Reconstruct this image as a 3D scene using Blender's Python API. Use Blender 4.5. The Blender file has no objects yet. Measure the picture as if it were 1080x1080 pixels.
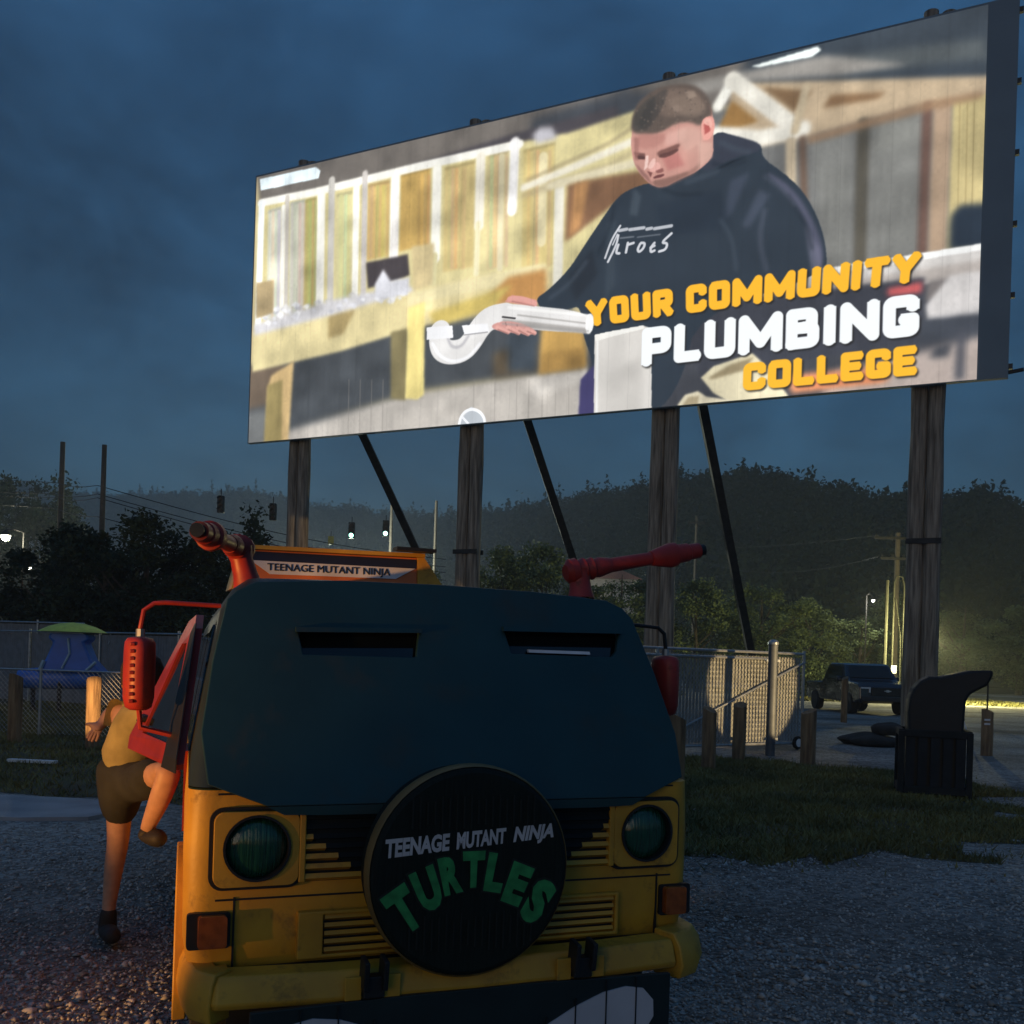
import bpy, bmesh, math, random
import numpy as np
from mathutils import Vector, Matrix, Euler
from mathutils.geometry import tessellate_polygon
random.seed(7); rng = np.random.default_rng(7)
sc = bpy.context.scene
COL = sc.collection
rad = math.radians

# ------------------------------------------------------------------ camera
EYE, FPX, PX, PY, ROLL = 1.55, 1060.0, 540.0, 697.0, rad(1.8)
cam_data = bpy.data.cameras.new('camera')
cam = bpy.data.objects.new('camera', cam_data); COL.objects.link(cam); sc.camera = cam
cam_data.sensor_width = 36.0; cam_data.lens = 36.0*FPX/1080.0
cam_data.shift_y = (PY-540.0)/1080.0
cam_data.clip_start = 0.05; cam_data.clip_end = 4000
AR = Vector((math.cos(ROLL), 0, math.sin(ROLL))); AU = Vector((-math.sin(ROLL), 0, math.cos(ROLL)))
M3 = Matrix((AR, AU, Vector((0, -1, 0)))).transposed()
cam.matrix_world = Matrix.Translation((0, 0, EYE)) @ M3.to_4x4()

# ------------------------------------------------------------------ world, sun, exposure
SUN_EL, SUN_AZ = rad(2.0), rad(200)            # the last light of dusk, behind the camera
world = bpy.data.worlds.new('World'); sc.world = world; world.use_nodes = True
nt = world.node_tree; nt.nodes.clear()
out = nt.nodes.new('ShaderNodeOutputWorld'); bg = nt.nodes.new('ShaderNodeBackground')
sky = nt.nodes.new('ShaderNodeTexSky'); sky.sky_type = 'NISHITA'; sky.sun_disc = False
sky.sun_elevation = SUN_EL; sky.sun_rotation = SUN_AZ; sky.air_density = 1.2; sky.dust_density = 0.6; sky.ozone_density = 3.5
tc = nt.nodes.new('ShaderNodeTexCoord'); mp = nt.nodes.new('ShaderNodeMapping'); mp.inputs['Scale'].default_value = (1.0, 1.0, 2.2)
nz = nt.nodes.new('ShaderNodeTexNoise'); nz.inputs['Scale'].default_value = 2.3; nz.inputs['Detail'].default_value = 5; nz.inputs['Roughness'].default_value = 0.58
nz.inputs['Distortion'].default_value = 0.35
cr = nt.nodes.new('ShaderNodeValToRGB')
cr.color_ramp.elements[0].position = 0.38; cr.color_ramp.elements[0].color = (0.50, 0.48, 0.48, 1)
cr.color_ramp.elements[1].position = 0.60; cr.color_ramp.elements[1].color = (1.1, 1.08, 1.05, 1)
mx = nt.nodes.new('ShaderNodeMix'); mx.data_type = 'RGBA'; mx.blend_type = 'MULTIPLY'; mx.inputs[0].default_value = 1.0
gr = nt.nodes.new('ShaderNodeMix'); gr.data_type = 'RGBA'; gr.blend_type = 'MIX'; gr.inputs[0].default_value = 0.45
gr.inputs[7].default_value = (0.30, 0.62, 1.35, 1)          # even blue-grey overcast mixed into the clear dusk sky
nt.links.new(tc.outputs['Generated'], mp.inputs['Vector']); nt.links.new(mp.outputs[0], nz.inputs['Vector'])
nt.links.new(nz.outputs['Fac'], cr.inputs[0]); nt.links.new(sky.outputs[0], gr.inputs[6])
nt.links.new(gr.outputs[2], mx.inputs[6]); nt.links.new(cr.outputs[0], mx.inputs[7])
sx_ = nt.nodes.new('ShaderNodeSeparateXYZ'); mr = nt.nodes.new('ShaderNodeMapRange'); nt.links.new(tc.outputs['Generated'], sx_.inputs[0]); nt.links.new(sx_.outputs['Z'], mr.inputs[0])
mr.inputs[1].default_value = 0.45; mr.inputs[2].default_value = 1.0; mr.inputs[3].default_value = 1.0; mr.inputs[4].default_value = 2.3     # overcast is brightest overhead
m2 = nt.nodes.new('ShaderNodeMix'); m2.data_type = 'RGBA'; m2.blend_type = 'MULTIPLY'; m2.inputs[0].default_value = 1.0; m2.inputs[7].default_value = (0.62, 0.96, 1.04, 1)
vm = nt.nodes.new('ShaderNodeVectorMath'); vm.operation = 'SCALE'; nt.links.new(mx.outputs[2], m2.inputs[6]); nt.links.new(m2.outputs[2], vm.inputs[0]); nt.links.new(mr.outputs[0], vm.inputs['Scale'])
nt.links.new(vm.outputs[0], bg.inputs[0]); bg.inputs[1].default_value = 0.15
nt.links.new(bg.outputs[0], out.inputs[0])
sd = bpy.data.lights.new('sun', 'SUN'); sd.energy = 0.14; sd.angle = rad(25); sd.color = (1.0, 0.82, 0.60)
sun = bpy.data.objects.new('sun', sd); COL.objects.link(sun)
sun.rotation_euler = Vector((math.sin(SUN_AZ), math.cos(SUN_AZ), math.tan(rad(12)))).to_track_quat('Z', 'Y').to_euler()

def spot(name, loc, target, energy, color, size=40, blend=0.35, radius=0.06):
    d = bpy.data.lights.new(name, 'SPOT'); d.energy = energy; d.color = color
    d.spot_size = rad(size); d.spot_blend = blend; d.shadow_soft_size = radius
    o = bpy.data.objects.new(name, d); COL.objects.link(o); o.location = loc
    o.rotation_euler = (Vector(target)-Vector(loc)).to_track_quat('-Z', 'Y').to_euler()
    return o
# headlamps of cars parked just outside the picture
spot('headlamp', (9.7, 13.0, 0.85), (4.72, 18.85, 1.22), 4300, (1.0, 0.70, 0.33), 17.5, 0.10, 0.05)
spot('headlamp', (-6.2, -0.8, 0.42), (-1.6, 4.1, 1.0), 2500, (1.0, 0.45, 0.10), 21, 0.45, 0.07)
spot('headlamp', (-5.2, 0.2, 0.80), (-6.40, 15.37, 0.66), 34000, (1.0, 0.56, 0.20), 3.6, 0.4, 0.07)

vs = sc.view_settings; vs.view_transform = 'Standard'; vs.look = 'None'; vs.exposure = 0.0; vs.gamma = 1.0; vs.use_curve_mapping = False
sc.render.engine = 'CYCLES'
sc.cycles.use_denoising = True; sc.cycles.max_bounces = 6; sc.cycles.diffuse_bounces = 3; sc.cycles.glossy_bounces = 3
sc.cycles.volume_bounces = 1; sc.cycles.transparent_max_bounces = 8; sc.cycles.sample_clamp_indirect = 3.0; sc.cycles.caustics_reflective = False

# ------------------------------------------------------------------ helpers
def srgb(r, g, b):
    f = lambda c: (c/255/12.92) if c/255 <= 0.04045 else ((c/255+0.055)/1.055)**2.4
    return (f(r), f(g), f(b))
MATS = {}
def mat(name, col, rough=0.6, metal=0.0, var=0.15, scale=6.0, bump=0.0, bscale=40.0, col2=None, spec=0.5, stretch=(1, 1, 1), coat=0.0, pos=(0.35, 0.65)):
    if name in MATS: return MATS[name]
    m = bpy.data.materials.new(name); m.use_nodes = True; t = m.node_tree; b = t.nodes['Principled BSDF']
    b.inputs['Roughness'].default_value = rough; b.inputs['Metallic'].default_value = metal
    b.inputs['Specular IOR Level'].default_value = spec; b.inputs['Coat Weight'].default_value = coat
    c = t.nodes.new('ShaderNodeTexCoord'); mpn = t.nodes.new('ShaderNodeMapping'); mpn.inputs['Scale'].default_value = stretch
    t.links.new(c.outputs['Object'], mpn.inputs['Vector'])
    n = t.nodes.new('ShaderNodeTexNoise'); n.inputs['Scale'].default_value = scale; n.inputs['Detail'].default_value = 5
    t.links.new(mpn.outputs[0], n.inputs['Vector'])
    r = t.nodes.new('ShaderNodeValToRGB'); t.links.new(n.outputs['Fac'], r.inputs[0])
    lo = col2 if col2 else tuple(x*(1-var) for x in col); hi = col if col2 else tuple(min(1, x*(1+var)) for x in col)
    r.color_ramp.elements[0].position = pos[0]; r.color_ramp.elements[1].position = pos[1]
    r.color_ramp.elements[0].color = (*lo, 1); r.color_ramp.elements[1].color = (*hi, 1)
    t.links.new(r.outputs[0], b.inputs['Base Color'])
    if bump:
        n2 = t.nodes.new('ShaderNodeTexNoise'); n2.inputs['Scale'].default_value = bscale; n2.inputs['Detail'].default_value = 4
        t.links.new(mpn.outputs[0], n2.inputs['Vector'])
        bp = t.nodes.new('ShaderNodeBump'); bp.inputs['Strength'].default_value = bump; bp.inputs['Distance'].default_value = 0.02
        t.links.new(n2.outputs['Fac'], bp.inputs['Height']); t.links.new(bp.outputs[0], b.inputs['Normal'])
    MATS[name] = m
    return m
def emis(name, col, strength):
    if name in MATS: return MATS[name]
    m = bpy.data.materials.new(name); m.use_nodes = True; b = m.node_tree.nodes['Principled BSDF']
    b.inputs['Base Color'].default_value = (*col, 1); b.inputs['Emission Color'].default_value = (*col, 1); b.inputs['Emission Strength'].default_value = strength
    MATS[name] = m
    return m

class MB:
    def __init__(s): s.v = []; s.f = []
    def add(s, vs_, fs_, M=None):
        o = len(s.v)
        s.v += [tuple(M @ Vector(p)) if M is not None else tuple(p) for p in vs_]
        s.f += [tuple(i+o for i in f) for f in fs_]
        return s
    def box(s, c, d, R=None):
        x, y, z = d[0]/2, d[1]/2, d[2]/2
        vs_ = [(-x,-y,-z),(x,-y,-z),(x,y,-z),(-x,y,-z),(-x,-y,z),(x,-y,z),(x,y,z),(-x,y,z)]
        M = Matrix.Translation(c)
        if R is not None: M = M @ Euler(R).to_matrix().to_4x4()
        return s.add(vs_, [(3,2,1,0),(4,5,6,7),(0,1,5,4),(1,2,6,5),(2,3,7,6),(3,0,4,7)], M)
    def tube(s, pts, r, n=8, cap=True):
        pts = [Vector(p) for p in pts]; k = len(pts)
        rs = [r]*k if not isinstance(r, (list, tuple)) else r
        o = len(s.v); prev = None
        for i, p in enumerate(pts):
            d = (pts[min(i+1, k-1)]-pts[max(i-1, 0)]).normalized()
            if prev is None:
                a = d.orthogonal().normalized()
            else:
                a = (prev-d*prev.dot(d)).normalized()
            prev = a; b = d.cross(a)
            for j in range(n):
                t = 2*math.pi*j/n; s.v.append(tuple(p+(a*math.cos(t)+b*math.sin(t))*rs[i]))
        for i in range(k-1):
            for j in range(n):
                s.f.append((o+i*n+j, o+i*n+(j+1) % n, o+(i+1)*n+(j+1) % n, o+(i+1)*n+j))
        if cap:
            s.f.append(tuple(o+j for j in reversed(range(n)))); s.f.append(tuple(o+(k-1)*n+j for j in range(n)))
        return s
    def lathe(s, prof, n=24, M=None):
        vs_ = []; fs_ = []
        for (r, z) in prof:
            for j in range(n): t = 2*math.pi*j/n; vs_.append((r*math.cos(t), r*math.sin(t), z))
        for i in range(len(prof)-1):
            for j in range(n): fs_.append((i*n+j, i*n+(j+1) % n, (i+1)*n+(j+1) % n, (i+1)*n+j))
        fs_.append(tuple(reversed(range(n)))); fs_.append(tuple((len(prof)-1)*n+j for j in range(n)))
        return s.add(vs_, fs_, M)
    def plate(s, loops, t0, t1, fn):
        """2D outline with holes; fn(x, y, t) -> 3D; front at t0, back at t1"""
        flat = [p for l in loops for p in l]
        tris = tessellate_polygon([[Vector((p[0], p[1], 0)) for p in l] for l in loops])
        n = len(flat); vs_ = [fn(p[0], p[1], t0) for p in flat]+[fn(p[0], p[1], t1) for p in flat]; fs_ = []
        for a, b, c in tris:
            fs_.append((a, b, c)); fs_.append((c+n, b+n, a+n))
        o = 0
        for l in loops:
            m = len(l)
            for i in range(m): a, b = o+i, o+(i+1) % m; fs_.append((a, b, b+n, a+n))
            o += m
        return s.add(vs_, fs_)
    def build(s, name, m, parent=None, smooth=True, bevel=0.0, ang=38):
        me = bpy.data.meshes.new(name); me.from_pydata(s.v, [], s.f); me.validate()
        bm = bmesh.new(); bm.from_mesh(me); bmesh.ops.recalc_face_normals(bm, faces=bm.faces); bm.to_mesh(me); bm.free()
        if smooth:
            me.polygons.foreach_set('use_smooth', [True]*len(me.polygons)); me.set_sharp_from_angle(angle=rad(ang))
        me.materials.append(m); o = bpy.data.objects.new(name, me); COL.objects.link(o)
        if parent: o.parent = parent
        if bevel:
            b = o.modifiers.new('bevel', 'BEVEL'); b.width = bevel; b.segments = 2; b.limit_method = 'ANGLE'; b.angle_limit = rad(35)
        return o
def big(name, v, f, m, parent=None, smooth=False):
    """fast mesh from numpy arrays, all faces with the same corner count"""
    me = bpy.data.meshes.new(name); v = np.asarray(v, np.float32); f = np.asarray(f, np.int32); k = f.shape[1]
    me.vertices.add(len(v)); me.vertices.foreach_set('co', v.ravel())
    me.loops.add(f.size); me.loops.foreach_set('vertex_index', f.ravel())
    me.polygons.add(len(f)); me.polygons.foreach_set('loop_start', np.arange(0, f.size, k, dtype=np.int32))
    me.update(); me.validate()
    if smooth: me.polygons.foreach_set('use_smooth', [True]*len(me.polygons))
    me.materials.append(m); o = bpy.data.objects.new(name, me); COL.objects.link(o)
    if parent: o.parent = parent
    return o
def tag(o, label=None, cat=None, group=None, kind=None):
    if label: o['label'] = label
    if cat: o['category'] = cat
    if group: o['group'] = group
    if kind: o['kind'] = kind
    return o
def thing(name, label, cat, loc=(0, 0, 0), rz=0.0, group=None):
    o = bpy.data.objects.new(name, None); COL.objects.link(o); o.location = loc; o.rotation_euler = (0, 0, rz); o.empty_display_size = 0.2
    return tag(o, label, cat, group)
def copy_tree(o, parent=None):
    c = o.copy(); COL.objects.link(c)
    if parent: c.parent = parent
    for ch in list(o.children): copy_tree(ch, c)
    return c
def ray(px, py): return Vector((0, 1, 0))+AR*((px-PX)/FPX)-AU*((py-PY)/FPX)
def at(px, py, d): return Vector((0, 0, EYE))+ray(px, py)*d          # photo direction + true distance -> place
def gnd(px, py):
    v = ray(px, py); return Vector((0, 0, EYE))+v*(-EYE/v.z)
def glyphs(body, size, offset=0.0, extrude=0.0, shear=0.0):
    c = bpy.data.curves.new('t', 'FONT'); c.body = body; c.size = size; c.offset = offset; c.extrude = extrude; c.shear = shear; c.resolution_u = 3
    o = bpy.data.objects.new('t', c); COL.objects.link(o); dg = bpy.context.evaluated_depsgraph_get(); dg.update()
    me = bpy.data.meshes.new_from_object(o.evaluated_get(dg))
    v = [tuple(p.co) for p in me.vertices]; f = [tuple(p.vertices) for p in me.polygons]
    bpy.data.objects.remove(o); bpy.data.curves.remove(c); bpy.data.meshes.remove(me)
    return v, f

# ------------------------------------------------------------------ materials
YEL = mat('van_yellow', (0.62, 0.345, 0.032), 0.5, col2=(0.47, 0.25, 0.028), scale=5, bump=0.06, bscale=60)
def weather(m, grime, scale, lo, hi, rough=.8):
    t = m.node_tree; b = t.nodes['Principled BSDF']; lk = b.inputs['Base Color'].links[0]; src = lk.from_socket
    c = t.nodes.new('ShaderNodeTexCoord'); n = t.nodes.new('ShaderNodeTexNoise'); n.inputs['Scale'].default_value = scale; n.inputs['Detail'].default_value = 9; n.inputs['Roughness'].default_value = .72
    t.links.new(c.outputs['Object'], n.inputs['Vector']); r = t.nodes.new('ShaderNodeMapRange'); r.inputs[1].default_value = lo; r.inputs[2].default_value = hi; t.links.new(n.outputs['Fac'], r.inputs[0])
    x = t.nodes.new('ShaderNodeMix'); x.data_type = 'RGBA'; t.links.new(r.outputs[0], x.inputs[0]); t.links.new(src, x.inputs[6]); x.inputs[7].default_value = (*grime, 1); t.links.new(x.outputs[2], b.inputs['Base Color'])
    rr_ = t.nodes.new('ShaderNodeMapRange'); rr_.inputs[3].default_value = b.inputs['Roughness'].default_value; rr_.inputs[4].default_value = rough; t.links.new(r.outputs[0], rr_.inputs[0]); t.links.new(rr_.outputs[0], b.inputs['Roughness'])
weather(YEL, (.16, .095, .03), 7.0, .56, .74)
TEAL = mat('mask_teal', (0.010, 0.044, 0.050), 0.5, var=0.12, scale=3, bump=0.03, bscale=30)
weather(TEAL, (.030, .045, .045), 4.0, .52, .75)
BLK = mat('black_plastic', (0.012, 0.013, 0.015), 0.5, var=0.3)
RUB = mat('rubber', (0.014, 0.014, 0.015), 0.85, var=0.3, bump=0.2)
GLS = mat('dark_glass', (0.006, 0.008, 0.010), 0.06, var=0.1, spec=0.7)
RED = mat('red_paint', (0.36, 0.030, 0.022), 0.45, var=0.2, scale=9, bump=0.04)
weather(RED, (.10, .03, .025), 9.0, .55, .72)
STEEL = mat('galvanised_steel', (0.42, 0.44, 0.46), 0.42, 0.8, var=0.15, scale=12)
WOOD = mat('pole_wood', (0.42, 0.345, 0.265), 0.85, var=0.3, scale=3.0, bump=0.8, bscale=14, col2=(0.15, 0.118, 0.088), stretch=(5, 5, 0.35))
POSTW = mat('bollard_wood', (0.30, 0.20, 0.11), 0.85, scale=4, bump=0.7, bscale=10, col2=(0.13, 0.08, 0.045), stretch=(4, 4, 0.5))
DARKST = mat('dark_steel', (0.035, 0.033, 0.032), 0.7, 0.2, var=0.3, scale=5)
CONC = mat('concrete', (0.36, 0.37, 0.40), 0.55, scale=2.0, bump=0.15, bscale=30, col2=(0.24, 0.25, 0.28))
WHT = mat('white_paint', (0.72, 0.72, 0.74), 0.55, var=0.1, scale=8)

# ------------------------------------------------------------------ ground
def ground_mat():
    m = bpy.data.materials.new('gravel'); m.use_nodes = True; t = m.node_tree; b = t.nodes['Principled BSDF']; b.inputs['Roughness'].default_value = 0.85
    c = t.nodes.new('ShaderNodeTexCoord')
    v1 = t.nodes.new('ShaderNodeTexVoronoi'); v1.inputs['Scale'].default_value = 26
    v2 = t.nodes.new('ShaderNodeTexVoronoi'); v2.inputs['Scale'].default_value = 58
    n = t.nodes.new('ShaderNodeTexNoise'); n.inputs['Scale'].default_value = 0.30; n.inputs['Detail'].default_value = 7; n.inputs['Roughness'].default_value = 0.62
    for x in (v1, v2, n): t.links.new(c.outputs['Object'], x.inputs['Vector'])
    r1 = t.nodes.new('ShaderNodeValToRGB'); sep = t.nodes.new('ShaderNodeSeparateColor'); t.links.new(v1.outputs['Color'], sep.inputs[0]); t.links.new(sep.outputs[0], r1.inputs[0])
    r1.color_ramp.elements[0].color = (0.19, 0.185, 0.175, 1); r1.color_ramp.elements[1].color = (0.60, 0.585, 0.56, 1)
    r2 = t.nodes.new('ShaderNodeValToRGB'); t.links.new(n.outputs['Fac'], r2.inputs[0])
    r2.color_ramp.elements[0].position = 0.36; r2.color_ramp.elements[0].color = (0.26, 0.24, 0.22, 1)
    r2.color_ramp.elements[1].position = 0.62; r2.color_ramp.elements[1].color = (1, 1, 1, 1)
    mxx = t.nodes.new('ShaderNodeMix'); mxx.data_type = 'RGBA'; mxx.blend_type = 'MULTIPLY'; mxx.inputs[0].default_value = 1
    t.links.new(r1.outputs[0], mxx.inputs[6]); t.links.new(r2.outputs[0], mxx.inputs[7]); t.links.new(mxx.outputs[2], b.inputs['Base Color'])
    ad = t.nodes.new('ShaderNodeMath'); ad.operation = 'MULTIPLY_ADD'; ad.inputs[1].default_value = 0.5
    t.links.new(v2.outputs['Distance'], ad.inputs[0]); t.links.new(v1.outputs['Distance'], ad.inputs[2])
    bp = t.nodes.new('ShaderNodeBump'); bp.inputs['Strength'].default_value = 1.0; bp.inputs['Distance'].default_value = 0.035; bp.invert = True
    t.links.new(ad.outputs[0], bp.inputs['Height']); t.links.new(bp.outputs[0], b.inputs['Normal'])
    return m
GRAVEL = ground_mat()
SOIL = mat('grass_soil', (0.10, 0.095, 0.045), 0.95, scale=1.6, bump=0.8, bscale=25, col2=(0.05, 0.045, 0.028))
g = MB().add([(-1200, -20, 0), (1200, -20, 0), (1200, 960, 0), (-1200, 960, 0)], [(0, 1, 2, 3)]).build('ground', GRAVEL, smooth=False)
tag(g, 'dark grey crushed gravel lot', kind='structure')

def blob_outline(pts, jitter, sub=6):
    out_ = []
    k = len(pts)
    for i in range(k):
        a, b = Vector(pts[i]), Vector(pts[(i+1) % k])
        for j in range(sub):
            p = a.lerp(b, j/sub); out_.append((p.x+random.uniform(-jitter, jitter), p.y+random.uniform(-jitter, jitter)))
    return out_
def inside(px, py, poly):
    poly = np.asarray(poly); c = np.zeros(len(px), bool); x1, y1 = poly[-1]
    for x2, y2 in poly:
        m = ((y2 > py) != (y1 > py)); 
        with np.errstate(divide='ignore', invalid='ignore'):
            m &= px < (x1-x2)*(py-y2)/(y1-y2)+x2
        c ^= m; x1, y1 = x2, y2
    return c
patch_r = blob_outline([(1.3, 8.6), (2.6, 8.1), (4.2, 8.9), (5.3, 9.9), (5.6, 11.4), (6.6, 13.2), (6.2, 15.4), (4.6, 16.9), (2.6, 17.0), (1.0, 15.0), (0.6, 11.0)], 0.42)
patch_l = blob_outline([(-40, 11.2), (-9, 10.6), (-6, 10.4), (-3.2, 10.2), (-2.4, 12.0), (-3.0, 16.0), (-6, 24), (-12, 29), (-60, 29)], 0.25)
patch_f = blob_outline([(14, 50), (30, 51), (70, 52), (75, 74), (30, 76), (12, 74)], 0.8)
patch_b = blob_outline([(-60, 31), (-4, 29.5), (3, 26), (7, 42), (9, 58), (-60, 90)], 0.6)
for nm, p, lb in (('grass_patch', patch_r, 'worn strip of grass by the wooden bollards'), ('grass_patch', patch_l, 'dark lawn by the low chain link fence'), ('grass_verge', patch_f, 'lamplit verge across the road'), ('grass_verge', patch_b, 'rough ground behind the screen')):
    o = MB().plate([p], 0.004, 0.003, lambda x, y, t: (x, y, t)).build(nm, SOIL, smooth=False); tag(o, lb, kind='structure')
road = MB().add([(16, 58, .008), (90, 55, .008), (90, 63, .008), (15, 66.5, .008)], [(0, 1, 2, 3)]).build('road', mat('pale_road', (0.30, 0.29, 0.26), 0.9, scale=0.6, bump=0.3, bscale=6, col2=(0.16, 0.15, 0.13)), smooth=False); tag(road, kind='structure')
pad = MB().plate([[(-14, 9.3), (-4.3, 8.85), (-3.75, 9.0), (-3.5, 9.8), (-4.3, 10.1), (-14, 11.0)]], 0.035, 0.0, lambda x, y, t: (x, y, t)).build('path', CONC, smooth=False); tag(pad, kind='structure')

GRASS = mat('grass_blades', (0.23, 0.205, 0.06), 0.7, scale=1.0, col2=(0.095, 0.095, 0.03))
def blades(name, poly, n, h, label, w=0.006):
    poly = np.asarray(poly); lo, hi = poly.min(0), poly.max(0)
    lo = np.maximum(lo, [-13, 0]); hi = np.minimum(hi, [30, 80])
    p = rng.uniform(lo, hi, (n*3, 2)); p = p[inside(p[:, 0], p[:, 1], poly)]
    nzv = np.sin(p[:, 0]*3.1+np.sin(p[:, 1]*2.3))*np.cos(p[:, 1]*2.7+p[:, 0])
    p = p[nzv+rng.uniform(-1, 1, len(p)) > -0.35][:n]; q_ = p[rng.integers(0, len(p), n//5)]+rng.normal(0, .35, (n//5, 2)); p = np.concatenate([p, q_[np.sin(q_[:, 0]*9)+np.cos(q_[:, 1]*8) > .2]]); k = len(p)
    a = rng.uniform(0, 2*np.pi, k); hh = h*rng.uniform(0.35, 1.2, k); lean = rng.normal(0, 0.6, (k, 2))*hh[:, None]
    ww = w*rng.uniform(0.6, 1.5, k)*(1+p[:, 1]/25)
    v = np.zeros((k, 3, 3)); v[:, 0, :2] = p+np.c_[np.cos(a), np.sin(a)]*ww[:, None]; v[:, 1, :2] = p-np.c_[np.cos(a), np.sin(a)]*ww[:, None]
    v[:, 2, :2] = p+lean; v[:, 2, 2] = hh; v[:, :2, 2] = 0.002
    o = big(name, v.reshape(-1, 3), np.arange(k*3).reshape(-1, 3), GRASS); tag(o, label, 'grass', kind='stuff')
blades('grass', patch_r, 60000, 0.07, 'short worn grass around the bollards')
blades('grass', patch_l, 50000, 0.08, 'dark lawn grass on the left')
blades('grass', patch_f, 12000, 0.10, 'lamplit verge grass by the far road', 0.02)

def stones():
    n = 64000; d = 3.4*np.exp(rng.uniform(0, 1, n)**1.1*1.35); ang = rng.uniform(-0.62, 0.62, n)
    x = d*np.tan(ang); y = d
    keep = ~inside(x, y, patch_r) | (rng.uniform(0, 1, n) < 0.14); keep &= ~((y > 8.8) & (x < -3)); keep &= ~inside(x, y, patch_l)
    x, y = x[keep], y[keep]; k = len(x); s = rng.uniform(0.005, 0.014, k)*(1+0.9*(rng.uniform(0, 1, k) > 0.94)); cl = np.sin(x*1.7+np.sin(y*1.1)*2)*np.cos(y*1.3-x*.6); s *= 1+.25*cl
    base = np.array([(1,0,0),(-1,0,0),(0,1,0),(0,-1,0),(0,0,1),(0,0,-1)], float)
    v = base[None]*rng.uniform(0.55, 1.25, (k, 6, 1))+rng.normal(0, 0.22, (k, 6, 3)); v[:, :, 2] *= 0.7
    a = rng.uniform(0, 6.28, k); ca, sa = np.cos(a)[:, None], np.sin(a)[:, None]
    vx = v[:, :, 0]*ca-v[:, :, 1]*sa; vy = v[:, :, 0]*sa+v[:, :, 1]*ca
    v = np.stack([vx, vy, v[:, :, 2]], -1)*s[:, None, None]; v[:, :, 0] += x[:, None]; v[:, :, 1] += y[:, None]; v[:, :, 2] += (s*0.25)[:, None]
    f = np.array([(0,2,4),(2,1,4),(1,3,4),(3,0,4),(2,0,5),(1,2,5),(3,1,5),(0,3,5)]); f = (f[None]+(np.arange(k)*6)[:, None, None]).reshape(-1, 3)
    m = bpy.data.materials.new('stone'); m.use_nodes = True; t = m.node_tree; b = t.nodes['Principled BSDF']; b.inputs['Roughness'].default_value = 0.8
    gm = t.nodes.new('ShaderNodeNewGeometry'); r = t.nodes.new('ShaderNodeValToRGB'); t.links.new(gm.outputs['Random Per Island'], r.inputs[0])
    r.color_ramp.elements[0].color = (0.17, 0.165, 0.155, 1); r.color_ramp.elements[1].color = (0.58, 0.57, 0.55, 1); t.links.new(r.outputs[0], b.inputs['Base Color'])
    o = big('gravel_stones', v.reshape(-1, 3), f, m); tag(o, 'loose grey gravel chips', 'gravel', kind='stuff')
stones()

# ------------------------------------------------------------------ hills and forest
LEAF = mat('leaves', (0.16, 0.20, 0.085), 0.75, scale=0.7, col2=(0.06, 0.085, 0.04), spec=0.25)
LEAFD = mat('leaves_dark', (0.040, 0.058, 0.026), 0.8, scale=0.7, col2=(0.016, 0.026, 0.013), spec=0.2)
FOREST = mat('forest_leaves', (0.042, 0.056, 0.028), 0.85, scale=0.06, col2=(0.015, 0.024, 0.013), spec=0.15)
BARK = mat('bark', (0.09, 0.07, 0.05), 0.9, scale=6, bump=0.5, col2=(0.045, 0.035, 0.028))
def leaf_quads(c, s, flat=0.0):
    k = len(c); n = rng.normal(size=(k, 3)); n[:, 2] += flat; n /= np.linalg.norm(n, axis=1)[:, None]
    a = np.cross(n, rng.normal(size=(k, 3))); a /= np.linalg.norm(a, axis=1)[:, None]; b = np.cross(n, a)
    s = np.broadcast_to(s, k)[:, None]*rng.uniform(0.6, 1.3, (k, 1))
    a = a*s; b = b*s*0.62
    v = np.stack([c-a*0.5, c+b*0.5, c+a*0.6, c-b*0.5], 1).reshape(-1, 3)
    return v, np.arange(k*4).reshape(-1, 4)
ridge = [(-400, 470, 900), (-60, 500, 880), (100, 520, 860), (200, 519, 840), (262, 516, 820), (320, 530, 800), (400, 540, 720), (480, 550, 560), (540, 544, 420), (600, 532, 330), (650, 524, 280), (700, 514, 225), (760, 506, 205), (800, 506, 195), (850, 516, 188), (900, 528, 182), (950, 535, 178), (1000, 530, 174), (1030, 524, 172), (1080, 550, 170), (1200, 575, 168), (1500, 590, 165)]
def ridge_at(px):
    return np.interp(px, [r[0] for r in ridge], [r[1] for r in ridge]), np.interp(px, [r[0] for r in ridge], [r[2] for r in ridge])
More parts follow.
